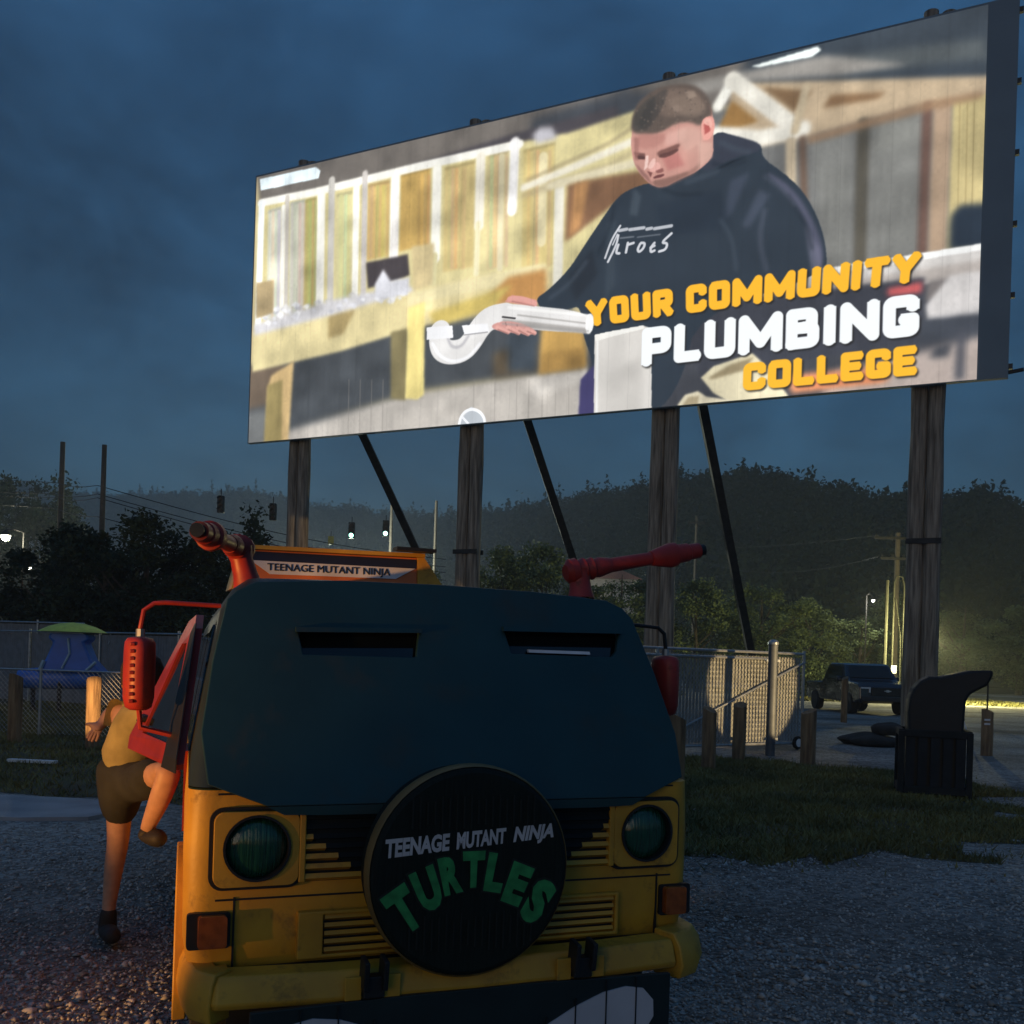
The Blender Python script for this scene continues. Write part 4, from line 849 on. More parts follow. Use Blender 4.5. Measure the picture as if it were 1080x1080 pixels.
# sides: windows, door ajar, wheels, rear lamps
for sx in (-1, 1):
    SWF = lambda w, z, t, sx=sx: (sx*(hw_(z)+t), w, z)
    MB().plate([[(.62,1.17),(1.46,1.17),(1.46,1.64),(.86,1.66)]], .006, -.002, SWF).build('side_window', GLS, VAN, smooth=False)
    MB().plate([[(1.62,1.17),(2.7,1.17),(2.7,1.64),(1.62,1.64)]], .006, -.002, SWF).build('side_window', GLS, VAN, smooth=False)
    MB().plate([[(2.86,1.17),(4.1,1.17),(4.05,1.64),(2.86,1.64)]], .006, -.002, SWF).build('side_window', GLS, VAN, smooth=False)
    MB().box((sx*.93, 4.385, .85), (.10 if sx else 0, .03, .22)).build('tail_lamp', RED, VAN, smooth=False)
    for w in (.62, 3.45):
        wh = thing('wheel', None, None); wh.parent = VAN
        WM = Matrix.Translation((sx*.80, w, .33)) @ Matrix.Rotation(rad(90*sx), 4, 'Y')
        MB().lathe([(.20, -.10), (.31, -.105), (.335, -.07), (.335, .07), (.31, .105), (.20, .10)], 32, WM).build('tyre', RUB, wh)
        MB().lathe([(.20, .06), (.19, .085), (.10, .07), (.05, .10), (.001, .10)], 24, WM).build('rim', mat('rim_steel', (.3, .3, .3), .4, .6), wh)
    arch = MB(); w0 = .62
    AP = [(w0+.43*math.cos(a), .36+.46*math.sin(a)) for a in np.linspace(rad(-8), rad(188), 18)]; IN = [(w0+.37*math.cos(a), .36+.40*math.sin(a)) for a in np.linspace(rad(188), rad(-8), 18)]
    MB().box((sx*.40, 2.2, .285), (.78, 3.9, .31)).build('underbody_blocker', BLK, VAN, smooth=False)  # unseen chassis box, hung low to block headlamp light under the van
    arch.plate([AP+IN], .026, -.02, lambda w, z, t, sx=sx: (sx*(.945+t), w, z)); arch.build('wheel_arch', YEL, VAN, bevel=.012)
    MB().plate([IN], .004, -.01, lambda w, z, t, sx=sx: (sx*(.952+t), w, z)).build('wheel_well', BLK, VAN, smooth=False)
RDT = mat('door_red', (0.27, 0.022, 0.016), .45, var=.2)
DF = lambda w, z, t: (-(hw_(z)+.012+(w-.40)*(.07+(1.68-z)*.30)+t), w, z)
dl = [(.42,1.12),(1.06,1.12),(1.28,1.12),(1.34,1.17),(1.30,1.68),(.98,1.70),(.80,1.64),(.42,1.14)]
MB().plate([[(1.35,.74),(1.75,.74),(1.75,1.10),(1.35,1.10)]], .012, -.01, lambda w, z, t: (-(.945+t), w, z)).build('sill_panel', RDT, VAN, smooth=False)
door = MB().plate([dl, [(.60,1.20),(1.12,1.20),(1.10,1.58),(.92,1.58)]], .03, .0, DF).build('door', RDT, VAN, smooth=False, bevel=.006)
tag(door, 'red front door standing ajar')
MB().plate([[(.60,1.20),(1.12,1.20),(1.10,1.58),(.92,1.58)]], .02, .01, DF).build('door_window', GLS, door, smooth=False)
MB().plate([[(.40,1.11),(.62,1.11),(.60,1.16),(.88,1.62),(.84,1.66),(.78,1.66),(.40,1.16)]], .034, .030, DF).build('door_trim', BLK, door, smooth=False)
MB().plate([rrect(1.14, 1.24, 1.26, 1.27, .012)], .05, .03, DF).build('door_handle', BLK, door)

# the body trails off slightly to the photograph's right of square: lean every deep part of it the same way
for o in [c for c in VAN.children_recursive if c.type == 'MESH' and not any(k in c.name for k in ('mirror', 'gun', 'sign', 'corner_glint', 'lamp_light', 'cover', 'bumper'))]:
    for v in o.data.vertices:
        if v.co.y > .05: v.co.x += .072*(v.co.y-.05)

# ------------------------------------------------------------------ the person climbing in
SKIN = mat('skin', (0.50, 0.28, 0.19), .55, var=.1, scale=20)
def skin_mesh(name, joints, edges, m, parent=None, root=0, sub=2):
    me = bpy.data.meshes.new(name); me.from_pydata([tuple(j[0]) for j in joints], edges, []); me.materials.append(m)
    o = bpy.data.objects.new(name, me); COL.objects.link(o)
    if parent: o.parent = parent
    md = o.modifiers.new('skin', 'SKIN'); md.use_smooth_shade = True; md.branch_smoothing = .3
    sv = me.skin_vertices[0].data if me.skin_vertices else None
    if sv is None:
        bm = bmesh.new(); bm.from_mesh(me); bm.verts.layers.skin.verify(); bm.to_mesh(me); bm.free(); sv = me.skin_vertices[0].data
    for i, j in enumerate(joints):
        r = j[1]; sv[i].radius = (r, r) if not isinstance(r, tuple) else r; sv[i].use_root = (i == root)
    s = o.modifiers.new('sub', 'SUBSURF'); s.levels = sub; s.render_levels = sub
    return o
PB = Vector((-2.07, 5.25, 0)); PER = thing('person', 'person in khaki shirt and dark shorts stepping up into the van', 'person', PB)
J = lambda px, py, d: at(px, py, d)-PB
jn = {'pelvis': (J(134,818,5.22), .10), 'waist': (J(139,795,5.20), .10), 'chest': (J(145,768,5.16), .135), 'neckb': (J(148,748,5.10), .075), 'neck': (J(148,738,5.06), .052), 'head': (J(148,722,5.02), .088), 'crown': (J(149,706,5.02), .078),
 'hipL': (J(126,832,5.24), .08), 'kneeL': (J(125,886,5.27), .058), 'calfL': (J(120,915,5.32), .052), 'ankL': (J(115,955,5.34), .036), 'heelL': (J(113,982,5.34), .038), 'toeL': (J(120,988,5.12), .030),
 'hipR': (J(146,826,5.06), .08), 'kneeR': (J(180,812,4.62), .06), 'calfR': (J(169,842,4.66), .054), 'ankR': (J(156,872,4.74), .036), 'heelR': (J(154,880,4.78), .034), 'toeR': (J(172,886,4.66), .028),
 'shL': (J(136,752,5.18), .062), 'elbL': (J(117,752,5.30), .042), 'wrL': (J(107,764,5.28), .028), 'haL': (J(103,768,5.26), .032),
 'shR': (J(160,748,5.06), .062), 'elbR': (J(172,752,4.90), .042), 'wrR': (J(182,738,4.78), .028), 'haR': (J(186,734,4.75), .032)}
names = list(jn); joints = [jn[n] for n in names]; ix = names.index
ed = [('pelvis','waist'),('waist','chest'),('chest','neckb'),('neckb','neck'),('neck','head'),('head','crown'),('pelvis','hipL'),('hipL','kneeL'),('kneeL','calfL'),('calfL','ankL'),('ankL','heelL'),('pelvis','hipR'),('hipR','kneeR'),('kneeR','calfR'),('calfR','ankR'),('ankR','heelR'),('chest','shL'),('shL','elbL'),('elbL','wrL'),('wrL','haL'),('chest','shR'),('shR','elbR'),('elbR','wrR'),('wrR','haR')]
edges = [(ix(a), ix(b)) for a, b in ed]
joints[ix('toeL')] = (jn['heelL'][0]+Vector((0, -.05, 0)), .02); joints[ix('toeR')] = (jn['heelR'][0]+Vector((0, -.05, 0)), .02); edges += [(ix('heelL'), ix('toeL')), (ix('heelR'), ix('toeR'))]
for s_, w, h in (('L', 'wrL', 'haL'), ('R', 'wrR', 'haR')):
    hv = jn[h][0]; dv = (hv-jn[w][0]).normalized(); sd_ = dv.cross(Vector((0, 1, 0.2))).normalized()
    for k in range(5):
        off = (k-1.8)*.018; a = hv+sd_*off*.8; L = (.045, .075, .082, .076, .06)[k]; d2 = dv if k else (dv*.4+sd_*-1).normalized()
        i0 = len(joints); joints.append((a+d2*L*.5+Vector((0, -.004, 0)), .009)); joints.append((a+d2*L+Vector((0, .012, -.012)), .0075)); edges += [(ix(h), i0), (i0, i0+1)]
skin_mesh('body', joints, edges, SKIN, PER)
KHAKI = mat('khaki_shirt', (0.30, 0.25, 0.11), .85, var=.2, scale=9, bump=.2, bscale=20); SHORT = mat('dark_shorts', (0.022, 0.024, 0.022), .9, var=.3, bump=.2, bscale=20); SHOE = mat('dark_shoes', (0.016, 0.014, 0.014), .7)
J2 = lambda n, r, dz=0: (jn[n][0]+Vector((0, 0, dz)), r)
skin_mesh('shirt', [(jn['pelvis'][0]+Vector((-.05, 0, .03)), .165), J2('waist', .160, -.03), J2('chest', .165), (jn['neckb'][0]+Vector((0,.01,-.02)), .10), J2('shL', .085), ((jn['shL'][0]*.45+jn['elbL'][0]*.55), .075), J2('shR', .085), ((jn['shR'][0]*.45+jn['elbR'][0]*.55), .075)], [(0,1),(1,2),(2,3),(2,4),(4,5),(2,6),(6,7)], KHAKI, PER)
skin_mesh('shorts', [J2('pelvis', .185), J2('waist', .155, .0), J2('hipL', .13), (jn['hipL'][0]*.25+jn['kneeL'][0]*.75, .095), J2('hipR', .125), (jn['hipR'][0]*.35+jn['kneeR'][0]*.65, .095)], [(0,1),(0,2),(2,3),(0,4),(4,5)], SHORT, PER)
for s_ in 'LR':
    skin_mesh('shoe', [J2('ank'+s_, .044), (jn['heel'+s_][0], .052), ((jn['heel'+s_][0]+jn['toe'+s_][0])/2, .050), (jn['toe'+s_][0], .042)], [(0,1),(1,2),(2,3)], SHOE, PER)
HC = jn['head'][0]; hair = MB(); hair.lathe([(.001, .122), (.05, .112), (.085, .085), (.101, .045), (.104, .0), (.098, -.05)], 20, Matrix.Translation(HC+Vector((0, .022, .045)))); hair.build('hair', mat('hair_brown', (0.03, 0.02, 0.014), .8, bump=.5, bscale=60), PER)
for sx in (-1, 1): MB().lathe([(.001, .012), (.010, .006), (.011, 0), (.001, -.010)], 10, Matrix.Translation(HC+Vector((sx*.034, -.086, .028)))).build('eye', BLK, PER)
MB().tube([HC+Vector((0, -.082, .03)), HC+Vector((0, -.108, -.008)), HC+Vector((0, -.088, -.014))], [.008, .014, .010], 8).build('nose', SKIN, PER)
MB().box(HC+Vector((0, -.086, -.042)), (.045, .012, .008)).build('mouth', mat('lips', (.33, .13, .10), .6), PER, bevel=.003)
for sx in (-1, 1): MB().lathe([(.001, .012), (.022, .008), (.026, 0), (.001, -.008)], 12, Matrix.Translation(HC+Vector((sx*.092, .01, .01))) @ Matrix.Rotation(rad(90), 4, 'Y') @ Matrix.Diagonal((1.3, .8, 1, 1))).build('ear', SKIN, PER)

# ------------------------------------------------------------------ fences
SLAT = mat('privacy_slat', (0.27, 0.27, 0.25), .6, var=.15, scale=5)
SLATG = mat('grey_slat', (0.17, 0.185, 0.21), .65, var=.15, scale=5)
def mesh_wires(mb, L, z0, z1, pitch, y, r=.0022):
    n = int((L+(z1-z0))/pitch)
    for k in range(n+1):
        for s in (1, -1):
            a = k*pitch-(z1-z0) if s > 0 else k*pitch; x0, x1 = a, a+s*(z1-z0); za, zb = z0, z1
            lo, hi = 0, L
            if max(x0, x1) < 0 or min(x0, x1) > L: continue
            def clip(x0, za, x1, zb):
                t0, t1 = 0, 1; dx = x1-x0
                for bnd, sg in ((0, 1), (L, -1)):
                    t = (bnd-x0)/dx
                    if dx*sg > 0: t0 = max(t0, t)
                    else: t1 = min(t1, t)
                return t0, t1
            t0, t1 = clip(x0, za, x1, zb)
            if t1-t0 < .01: continue
            mb.tube([(x0+(x1-x0)*t0, y+s*.002, za+(zb-za)*t0), (x0+(x1-x0)*t1, y+s*.002, za+(zb-za)*t1)], r, 3, cap=False)
def fence_root(name, label, a, b, cat='fence', group=None):
    a, b = Vector(a), Vector(b); d = b-a; return thing(name, label, cat, (a.x, a.y, 0), math.atan2(d.y, d.x), group), d.length
# gate at the right
GA, GB = (2.54, 17.62), (5.72, 19.71)
gt, L = fence_root('sliding_gate', 'tall galvanised chain link gate with tan privacy slats and a small wheel', GA, GB, 'gate')
fm = MB(); H0, H1 = .12, 1.86
for z, x0, x1 in ((H1, -1.2, L), (H1-.12, -1.2, L*.77), (H0, -1.2, L)): fm.tube([(x0, 0, z), (x1, 0, z)], .026, 8)
fm.tube([(L, 0, .05), (L, 0, H1+.06)], .03, 8); fm.tube([(0, 0, H0), (0, 0, H1)], .03, 8); fm.build('gate_frame', STEEL, gt)
MB().tube([(.15, -.045, .28), (L-.02, -.045, H1-.16)], .022, 8).build('gate_brace', STEEL, gt)
sm = MB(); x = -1.15
while x < L-.04: sm.box((x+.028, .03, (H0+H1)/2-.02), (.052, .012, H1-H0-.12)); x += .082
sm.build('privacy_slats', SLAT, gt, smooth=False)
wm2 = MB(); mesh_wires(wm2, L, H0, H1-.06, .085, .012, .003); wm2.build('chain_link_mesh', STEEL, gt)
WG = thing('gate_wheel', None, None); WG.parent = gt; WM = Matrix.Translation((L-.16, -.05, .13)) @ Matrix.Rotation(rad(90), 4, 'X')
MB().lathe([(.075, -.03), (.12, -.035), (.13, 0), (.12, .035), (.075, .03)], 20, WM).build('tyre', RUB, WG); MB().lathe([(.08, -.028), (.08, .035), (.03, .03), (.001, .04)], 16, WM).build('hub', WHT, WG)
gp = thing('gate_post', 'thick galvanised steel post standing in front of the slatted gate', 'post', gnd(812, 797)); MB().tube([(0, 0, -.1), (0, 0, 2.0)], .085, 16).build('post_tube', mat('post_grey', (.10, .11, .125), .6, .3), gp); MB().lathe([(.095, 1.99), (.095, 2.03), (.06, 2.07), (.001, 2.08)], 16).build('post_cap', STEEL, gp)
cl_ = MB()
for z in (.3, 1.7): cl_.box((0, .05, z), (.24, .16, .05))
cl_.build('gate_roller_bracket', STEEL, gp, smooth=False, bevel=.005)
# fence behind, running left from the gate
f2, L2 = fence_root('slatted_fence', 'grey slatted chain link fence running behind the van to the gate', (-16.0, 29.5), (1.3, 19.2))
def long_fence(root, L, h, step, name='fence_post', second=None):
    for k in range(int(L/step)+1): MB().tube([(k*step, 0, -.1), (k*step, 0, h+.08)], .032, 8).build(name, STEEL, root)
    r = MB(); r.tube([(0, -.03, h), (L, -.03, h)], .024, 6)
    if second: r.tube([(0, -.03, second), (L, -.03, second)], .02, 6)
    r.build('top_rail', STEEL, root)
    s = MB(); x = .05
    while x < L-.05: s.box((x, .03, h/2), (.088, .01, h-.1)); x += .098
    s.build('privacy_slats', SLATG, root, smooth=False)
    for k in range(int(L*1.3)): MB().box((random.uniform(0, L), -.012, random.uniform(.8, h-.05)), (.03, .006, random.uniform(.04, .16)), (0, random.uniform(-.6, .6), 0)).build('fence_tie', STEEL, root, smooth=False)
long_fence(f2, L2, 1.95, 3.0)
f3, L3 = fence_root('slatted_fence', 'tall grey slatted fence with double rail behind the blue slide', (-32, 33.4), (-12.6, 29.6)); long_fence(f3, L3, 2.25, 2.6, second=1.35)
# low chain link at the left
f4, L4 = fence_root('chain_link_fence', 'low open chain link fence behind the left bollards', (-13.5, 17.8), (-2.6, 16.6))
for k in range(5): MB().tube([(k*L4/4, 0, 0), (k*L4/4, 0, 1.18)], .026, 8).build('fence_post', STEEL, f4)
MB().tube([(0, 0, 1.14), (L4, 0, 1.14)], .016, 8).build('top_rail', STEEL, f4)
w4 = MB(); mesh_wires(w4, L4, .05, 1.16, .085, 0, .0028); w4.build('chain_link_mesh', STEEL, f4)
# wire fence at the right
f5, L5 = fence_root('wire_fence', 'thin wire fence with slim dark posts beside the lamplit road', (13.6, 31.5), (22, 30.0))
for k in range(7): MB().tube([(k*1.25, 0, 0), (k*1.25, 0, 1.45)], .026, 6).build('fence_post', DARKST, f5)
wr = MB()
for z in (.4, .8, 1.2): wr.tube([(0, 0, z), (L5, 0, z)], .006, 4)
wr.build('fence_wire', DARKST, f5)

# wooden bollards
def bollard_mesh(h, r, sd):
    rr = random.Random(sd); m = MB(); n = 12; k = 5
    for i in range(k+1):
        for j in range(n):
            a = 2*math.pi*j/n; q = r*(1+.05*math.sin(3*a+sd)+rr.uniform(-.03, .03)); z = -.1+(h+.1)*i/k
            if i == k: z += .05*math.cos(a+sd)
            m.v.append((q*math.cos(a), q*math.sin(a), z))
    for i in range(k):
        for j in range(n): m.f.append((i*n+j, i*n+(j+1) % n, (i+1)*n+(j+1) % n, (i+1)*n+j))
    m.f.append(tuple(k*n+j for j in range(n))); return m
for i, (px, py, yt, wpx, lb) in enumerate(((97,790,716,15,'orange lit wooden bollard left of the climbing person'), (15,783,713,14,'dark wooden bollard at the left edge of the lawn'), (711,842,755,20,'wooden bollard nearest the right side of the van'), (747,812,748,15,'wooden bollard second from the van in front of the gate'), (779,803,743,14,'dark wooden bollard just left of the thick gate post'), (852,806,750,16,'dark wooden bollard beside the gate wheel'))):
    p = gnd(px, py); d = p.y; h = at(px, yt, d).z
    tag(bollard_mesh(h, wpx/2*d/FPX, i+1).build('wooden_bollard', POSTW, bevel=.008), lb, 'bollard', 'wooden bollards along the grass').location = p
p = gnd(1040, 797); b6 = tag(bollard_mesh(at(1040,750,p.y).z, .11, 9).build('reflector_bollard', POSTW), 'dark bollard with white reflector bands right of the hooded bin', 'bollard'); b6.location = p
for z in (.62, .70): MB().box((-.05, -.112, z), (.11, .012, .035)).build('reflector', WHT, b6, smooth=False)
p = gnd(890, 762); tag(bollard_mesh(1.35, .10, 12).build('lot_post', POSTW), 'thin dark post standing in front of the pickup', 'post').location = p

# ------------------------------------------------------------------ hooded bin, mound, plank, slide
BIN = mat('bin_dark', (0.006, 0.007, 0.010), .6, var=.3, scale=4)
b0 = gnd(981, 838); hb = thing('hooded_bin', 'black hooded bin with a curved visor in a slatted frame by the fourth post', 'bin', b0, rad(-18))
# outline of the hood in its own plane, extruded to real depth
hood = [(-.31,.78),(-.325,1.06),(-.31,1.22),(-.26,1.36),(-.18,1.46),(-.08,1.52),(.06,1.52),(.22,1.565),(.40,1.61),(.66,1.62),(.65,1.54),(.60,1.43),(.50,1.37),(.40,1.31),(.36,1.22),(.35,1.06),(.34,.80)]
MB().plate([hood], -.30, .30, lambda x, z, t: (x, t, z)).build('bin_hood', BIN, hb, smooth=False, bevel=.05)
MB().plate([[(-.31,.08),(.34,.08),(.345,.79),(-.315,.79)]], -.295, .295, lambda x, z, t: (x, t, z)).build('bin_barrel', BIN, hb, smooth=False, bevel=.04)
fr_ = MB()
for x in (-.385, .41):
    for y in (-.37, .36): fr_.box((x, y, .41), (.07, .07, .84))
for z in (.09, .80):
    for y in (-.37, .36): fr_.box((.0125, y, z), (.723, .06, .09))
    for x in (-.385, .41): fr_.box((x, -.005, z), (.06, .658, .09))
fr_.build('slatted_frame', mat('frame_wood', (0.016, 0.016, 0.016), .85, var=.3), hb, smooth=False, bevel=.006)
sl3 = MB()
for k in range(5): sl3.box((-.28+k*.146, -.376, .445), (.105, .02, .615))
sl3.build('frame_slats', mat('frame_slat', (0.012, 0.013, 0.017), .8, var=.3), hb, smooth=False)
hb2 = thing('leaning_stick', 'pale stick leaning behind the hooded bin', 'stick', gnd(1024, 786)); MB().tube([(0, 0, 0), (-.16, .05, .55)], .018, 8).build('stick_shaft', WHT, hb2); MB().lathe([(.001,-.03),(.03,-.02),(.03,.02),(.001,.03)], 10, Matrix.Translation((-.16, .05, .56))).build('stick_knob', BLK, hb2)
def rock(name, p, s, sd, m, label, cat):
    bm = bmesh.new(); bmesh.ops.create_icosphere(bm, subdivisions=3, radius=1)
    rr = random.Random(sd)
    for v in bm.verts:
        c = v.co; k = 1+.18*math.sin(c.x*3+sd)+.14*math.cos(c.y*4+sd*2)+.1*math.sin(c.z*6); v.co = Vector((c.x*s[0], c.y*s[1], max(c.z, -.25)*s[2]))*k
    me = bpy.data.meshes.new(name); bm.to_mesh(me); bm.free(); me.materials.append(m); me.polygons.foreach_set('use_smooth', [True]*len(me.polygons))
    o = bpy.data.objects.new(name, me); COL.objects.link(o); o.location = p; return tag(o, label, cat)
ROCK = mat('dark_rock', (0.022, 0.022, 0.022), .9, var=.4, scale=3, bump=.5, bscale=9)
p = gnd(922, 786); rock('dark_mound', (p.x, p.y, .06), (.75, .5, .20), 2, ROCK, 'low black mound on the gravel left of the hooded bin', 'mound'); rock('boulder', (p.x+.25, p.y-.1, .30), (.28, .28, .26), 5, ROCK, 'rounded dark boulder on the low black mound', 'boulder')
p = gnd(34, 806); pk = MB().box((0, 0, .04), (.66, .10, .04)); tag(pk.build('plank', WHT, smooth=False, bevel=.004), 'short pale plank lying on the dark lawn', 'plank').location = p
bpy.context.view_layer.objects
COL.objects['plank'].rotation_euler = (0, 0, -.12)

BLUE = mat('slide_blue', (0.05, 0.17, 0.62), .4, var=.15, scale=3)
ps = thing('play_slide', 'blue plastic play slide tower with a yellow green canopy', 'slide', gnd(74, 752), rad(8))
tw = MB(); tw.plate([[(-.42,1.86),(.42,1.86),(.46,1.74),(.34,1.66),(.52,1.25),(.80,.95),(-.72,.95),(-.50,1.25),(-.34,1.66),(-.46,1.74)]], -.32, .32, lambda x, z, t: (x, t, z)); tw.build('tower_body', BLUE, ps, bevel=.05)
tb = MB(); tb.tube([(-1.15, 0, .78), (-.6, 0, .80), (.2, 0, .82), (.62, 0, .80)], [.22, .26, .26, .20], 16); tb.build('slide_tube', BLUE, ps)
cn = MB(); cn.lathe([(.78, 1.90), (.72, 1.93), (.52, 2.03), (.28, 2.10), (.001, 2.13)], 24, Matrix.Diagonal((1, .8, 1, 1))); cn.build('canopy', mat('canopy_lime', (0.55, 0.66, 0.10), .5), ps)
lg = [(-.9,.2), (.45,.2), (-.2,-.2), (.45,-.2)]
for x, y in lg: MB().tube([(x, y, -.02), (x, y, .8)], .05, 8).build('leg', DARKST, ps)
dc = MB(); dc.tube([(-.12,-.335,1.05),(.04,-.335,1.4),(.0,-.335,1.75)], .03, 6); dc.tube([(.42,-.335,1.02),(.62,-.335,1.22)], .035, 6); dc.tube([(-.60,-.335,1.0),(-.52,-.335,1.22)], .05, 6); dc.build('pale_trim', mat('trim_pale', (.35, .5, .62), .5), ps)

# ------------------------------------------------------------------ pickup
TP = mat('pickup_paint', (0.010, 0.014, 0.030), .25, var=.1, coat=.6)
pk_ = thing('pickup_truck', 'dark navy pickup truck parked on the gravel facing the lot', 'pickup', (13.35, 38.9, 0), rad(2))
side = [(-2.9,.55),(-2.9,1.12),(-1.0,1.16),(-.72,1.78),(-.45,1.88),(.75,1.87),(1.0,1.80),(1.55,1.26),(2.75,1.14),(2.92,1.0),(2.95,.55),(2.4,.42),(-2.7,.45)]
PF = lambda s, z, t: (t*(1 if z < 1.22 else 1-(z-1.22)*.26), -s, z)
MB().plate([side], -1.0, 1.0, PF).build('body', TP, pk_, smooth=False, bevel=.05)
MB().plate([[(-.80,1.34),(.80,1.34),(.68,1.78),(-.68,1.78)]], 0, 0.02, lambda x, z, t: (x, -(1.62-(z-1.20)*1.02)-.03+t, z)).build('windscreen', GLS, pk_, smooth=False)
for sx in (-1, 1):
    MB().plate([[(-.66,1.26),(1.20,1.26),(.88,1.74),(-.48,1.78)]], 1.0, 1.02, lambda s, z, t, sx=sx: (sx*(t*(1-(z-1.22)*.26)+.004), -s, z)).build('side_window', GLS, pk_, smooth=False)
    hl_ = MB(); hl_.box((sx*.78, -2.955, .98), (.34, .05, .05)); hl_.box((sx*.64, -2.955, .90), (.05, .05, .16)); hl_.build('headlight', mat('truck_lamp', (.75, .78, .8), .15), pk_, smooth=False)
    for s in (1.9, -1.75):
        wh = thing('wheel', None, None); wh.parent = pk_; WM = Matrix.Translation((sx*.90, -s, .40)) @ Matrix.Rotation(rad(90*sx), 4, 'Y')
        MB().lathe([(.24, -.13), (.37, -.14), (.40, -.09), (.40, .09), (.37, .14), (.24, .13)], 28, WM).build('tyre', RUB, wh); MB().lathe([(.24, .08), (.22, .12), (.08, .10), (.001, .12)], 20, WM).build('rim', mat('rim_grey', (.2, .2, .21), .4, .5), wh)
    MB().box((sx*1.10, -1.15, 1.28), (.18, .10, .18)).build('wing_mirror', TP, pk_, bevel=.03)
    MB().box((sx*1.012, -.55, 1.10), (.02, .18, .035)).build('door_handle', BLK, pk_, smooth=False)
MB().box((0, -2.965, .86), (1.12, .05, .30)).build('grille', BLK, pk_, smooth=False, bevel=.02)
MB().plate([[(-.12,.90),(-.05,.90),(-.05,.93),(.05,.93),(.05,.90),(.12,.90),(.12,.87),(.05,.87),(.05,.84),(-.05,.84),(-.05,.87),(-.12,.87)]], -3.01, -2.99, lambda x, z, t: (x, t, z)).build('grille_emblem', mat('emblem', (.75, .75, .72), .3, .5), pk_, smooth=False)
MB().box((0, -2.97, .60), (1.86, .12, .18)).build('bumper', mat('truck_bumper', (.04, .042, .05), .4, .3), pk_, bevel=.03)

# ------------------------------------------------------------------ poles, wires, signals, lamps
def pole(px, ytop, d, r, label, arms=None, name='utility_pole', group='utility poles'):
    p = ray(px, 700)*d; h = at(px, ytop, d).z; t = thing(name, label, 'pole', (p.x, p.y, 0), 0, group)
    MB().tube([(0, 0, -.2), (0, 0, h)], [r*1.2, r*.85], 10).build('pole_shaft', mat('far_pole', (.10, .085, .07), .9), t)
    if arms:
        for z, w in arms:
            o = MB(); o.box((0, -.15, h-z), (w, .12, .14))
            for k in range(4): o.tube([(-w/2+.1+k*(w-.2)/3, -.15, h-z+.07), (-w/2+.1+k*(w-.2)/3, -.15, h-z+.25)], .04, 6)
            o.build('crossarm', DARKST, t, smooth=False)
    return t, Vector((p.x, p.y, h))
pA, tA = pole(59, 466, 55, .16, 'grey utility pole in front of the tall hazy conifer')
pB, tB = pole(103, 469, 46, .13, 'short black utility pole above the dark thicket')
pole(408, 531, 88, .14, 'slim pole behind the right green traffic signal'); pole(455, 528, 86, .14, 'slim pole left of the second screen post')
pC, tC = pole(943, 562, 62, .17, 'utility pole with two crossarms left of the fourth screen post', ((.35, 3.0), (1.6, 2.2)))
pole(730, 545, 95, .15, 'distant utility pole right of the third screen post', ((.6, 1.6),))
def wire(a, b, sag, label):
    a, b = Vector(a), Vector(b); P = [a.lerp(b, k/14)-Vector((0, 0, sag*4*(k/14)*(1-k/14))) for k in range(15)]
    tag(MB().tube(P, .020, 4, cap=False).build('power_line', BLK), label, 'power line', 'power lines')
for i, (y0, y1, y2, y3, lb) in enumerate(((504,509,512,590,'top power line on the left'), (518,521,521,598,'second power line on the left'), (522,525,525,604,'third power line on the left'), (528,536,545,612,'lowest slanting power line on the left'))):
    P1 = at(-120, y0-3, 60); P2 = at(59, y1, 55); P3 = at(103, y2, 46); P4 = at(470, y3, 64)
    Q = [P1.lerp(P2, k/6) for k in range(6)]+[P2.lerp(P3, k/4)-Vector((0, 0, .15*math.sin(math.pi*k/4))) for k in range(4)]+[P3.lerp(P4, k/12)-Vector((0, 0, .5*math.sin(math.pi*k/12))) for k in range(13)]
    tag(MB().tube(Q, .022, 4, cap=False).build('power_line', BLK), lb, 'power line', 'power lines')
wire(at(730, 588, 95), tC+Vector((-1.2, -.15, -1.5)), 1.2, 'sagging power line above the lamplit trees'); wire(at(640, 570, 110), tC+Vector((-1.2, -.15, -.2)), .8, 'faint upper power line in front of the dark hill')
def signal(px, ytop, ybot, d, lit, label):
    p = at(px, (ytop+ybot)/2, d); h = (ybot-ytop)/FPX*d; t = thing('traffic_signal', label, 'traffic light', p, 0, 'hanging traffic signals')
    MB().box((0, 0, 0), (h*.38, h*.3, h)).build('signal_housing', BLK, t, smooth=False, bevel=.03)
    MB().tube([(0, 0, h*.5), (0, 0, h*.5+.35)], .025, 6).build('hanger', BLK, t)
    for k in range(3):
        z = h*(.32-.32*k); lm = emis('signal_green', (.35, 1.0, .75), 9.0) if (lit and k == 2) else mat('lamp_off', (.03, .02, .02), .4)
        MB().lathe([(h*.13, 0), (h*.11, .03), (.001, .05)], 14, Matrix.Translation((0, -h*.15, z)) @ Matrix.Rotation(rad(90), 4, 'X')).build('signal_lens', lm, t)
        MB().plate([[(h*.16*math.cos(a), h*.16*math.sin(a)) for a in np.linspace(0, math.pi, 10)]+[(h*.14*math.cos(a), h*.14*math.sin(a)) for a in np.linspace(math.pi, 0, 10)]], -h*.15, -h*.15-.16, lambda x, y, t_, z=z: (x, t_, z+y)).build('signal_hood', BLK, t, smooth=False)
signal(233, 523, 541, 52, False, 'dark traffic signal left of the small pointed tree'); signal(288, 531, 549, 52, False, 'dark traffic signal close to the first screen post')
signal(371, 551, 568, 64, True, 'left of two traffic signals showing green above the roof sign'); signal(407, 549, 566, 66, True, 'right of two traffic signals showing green above the roof sign')
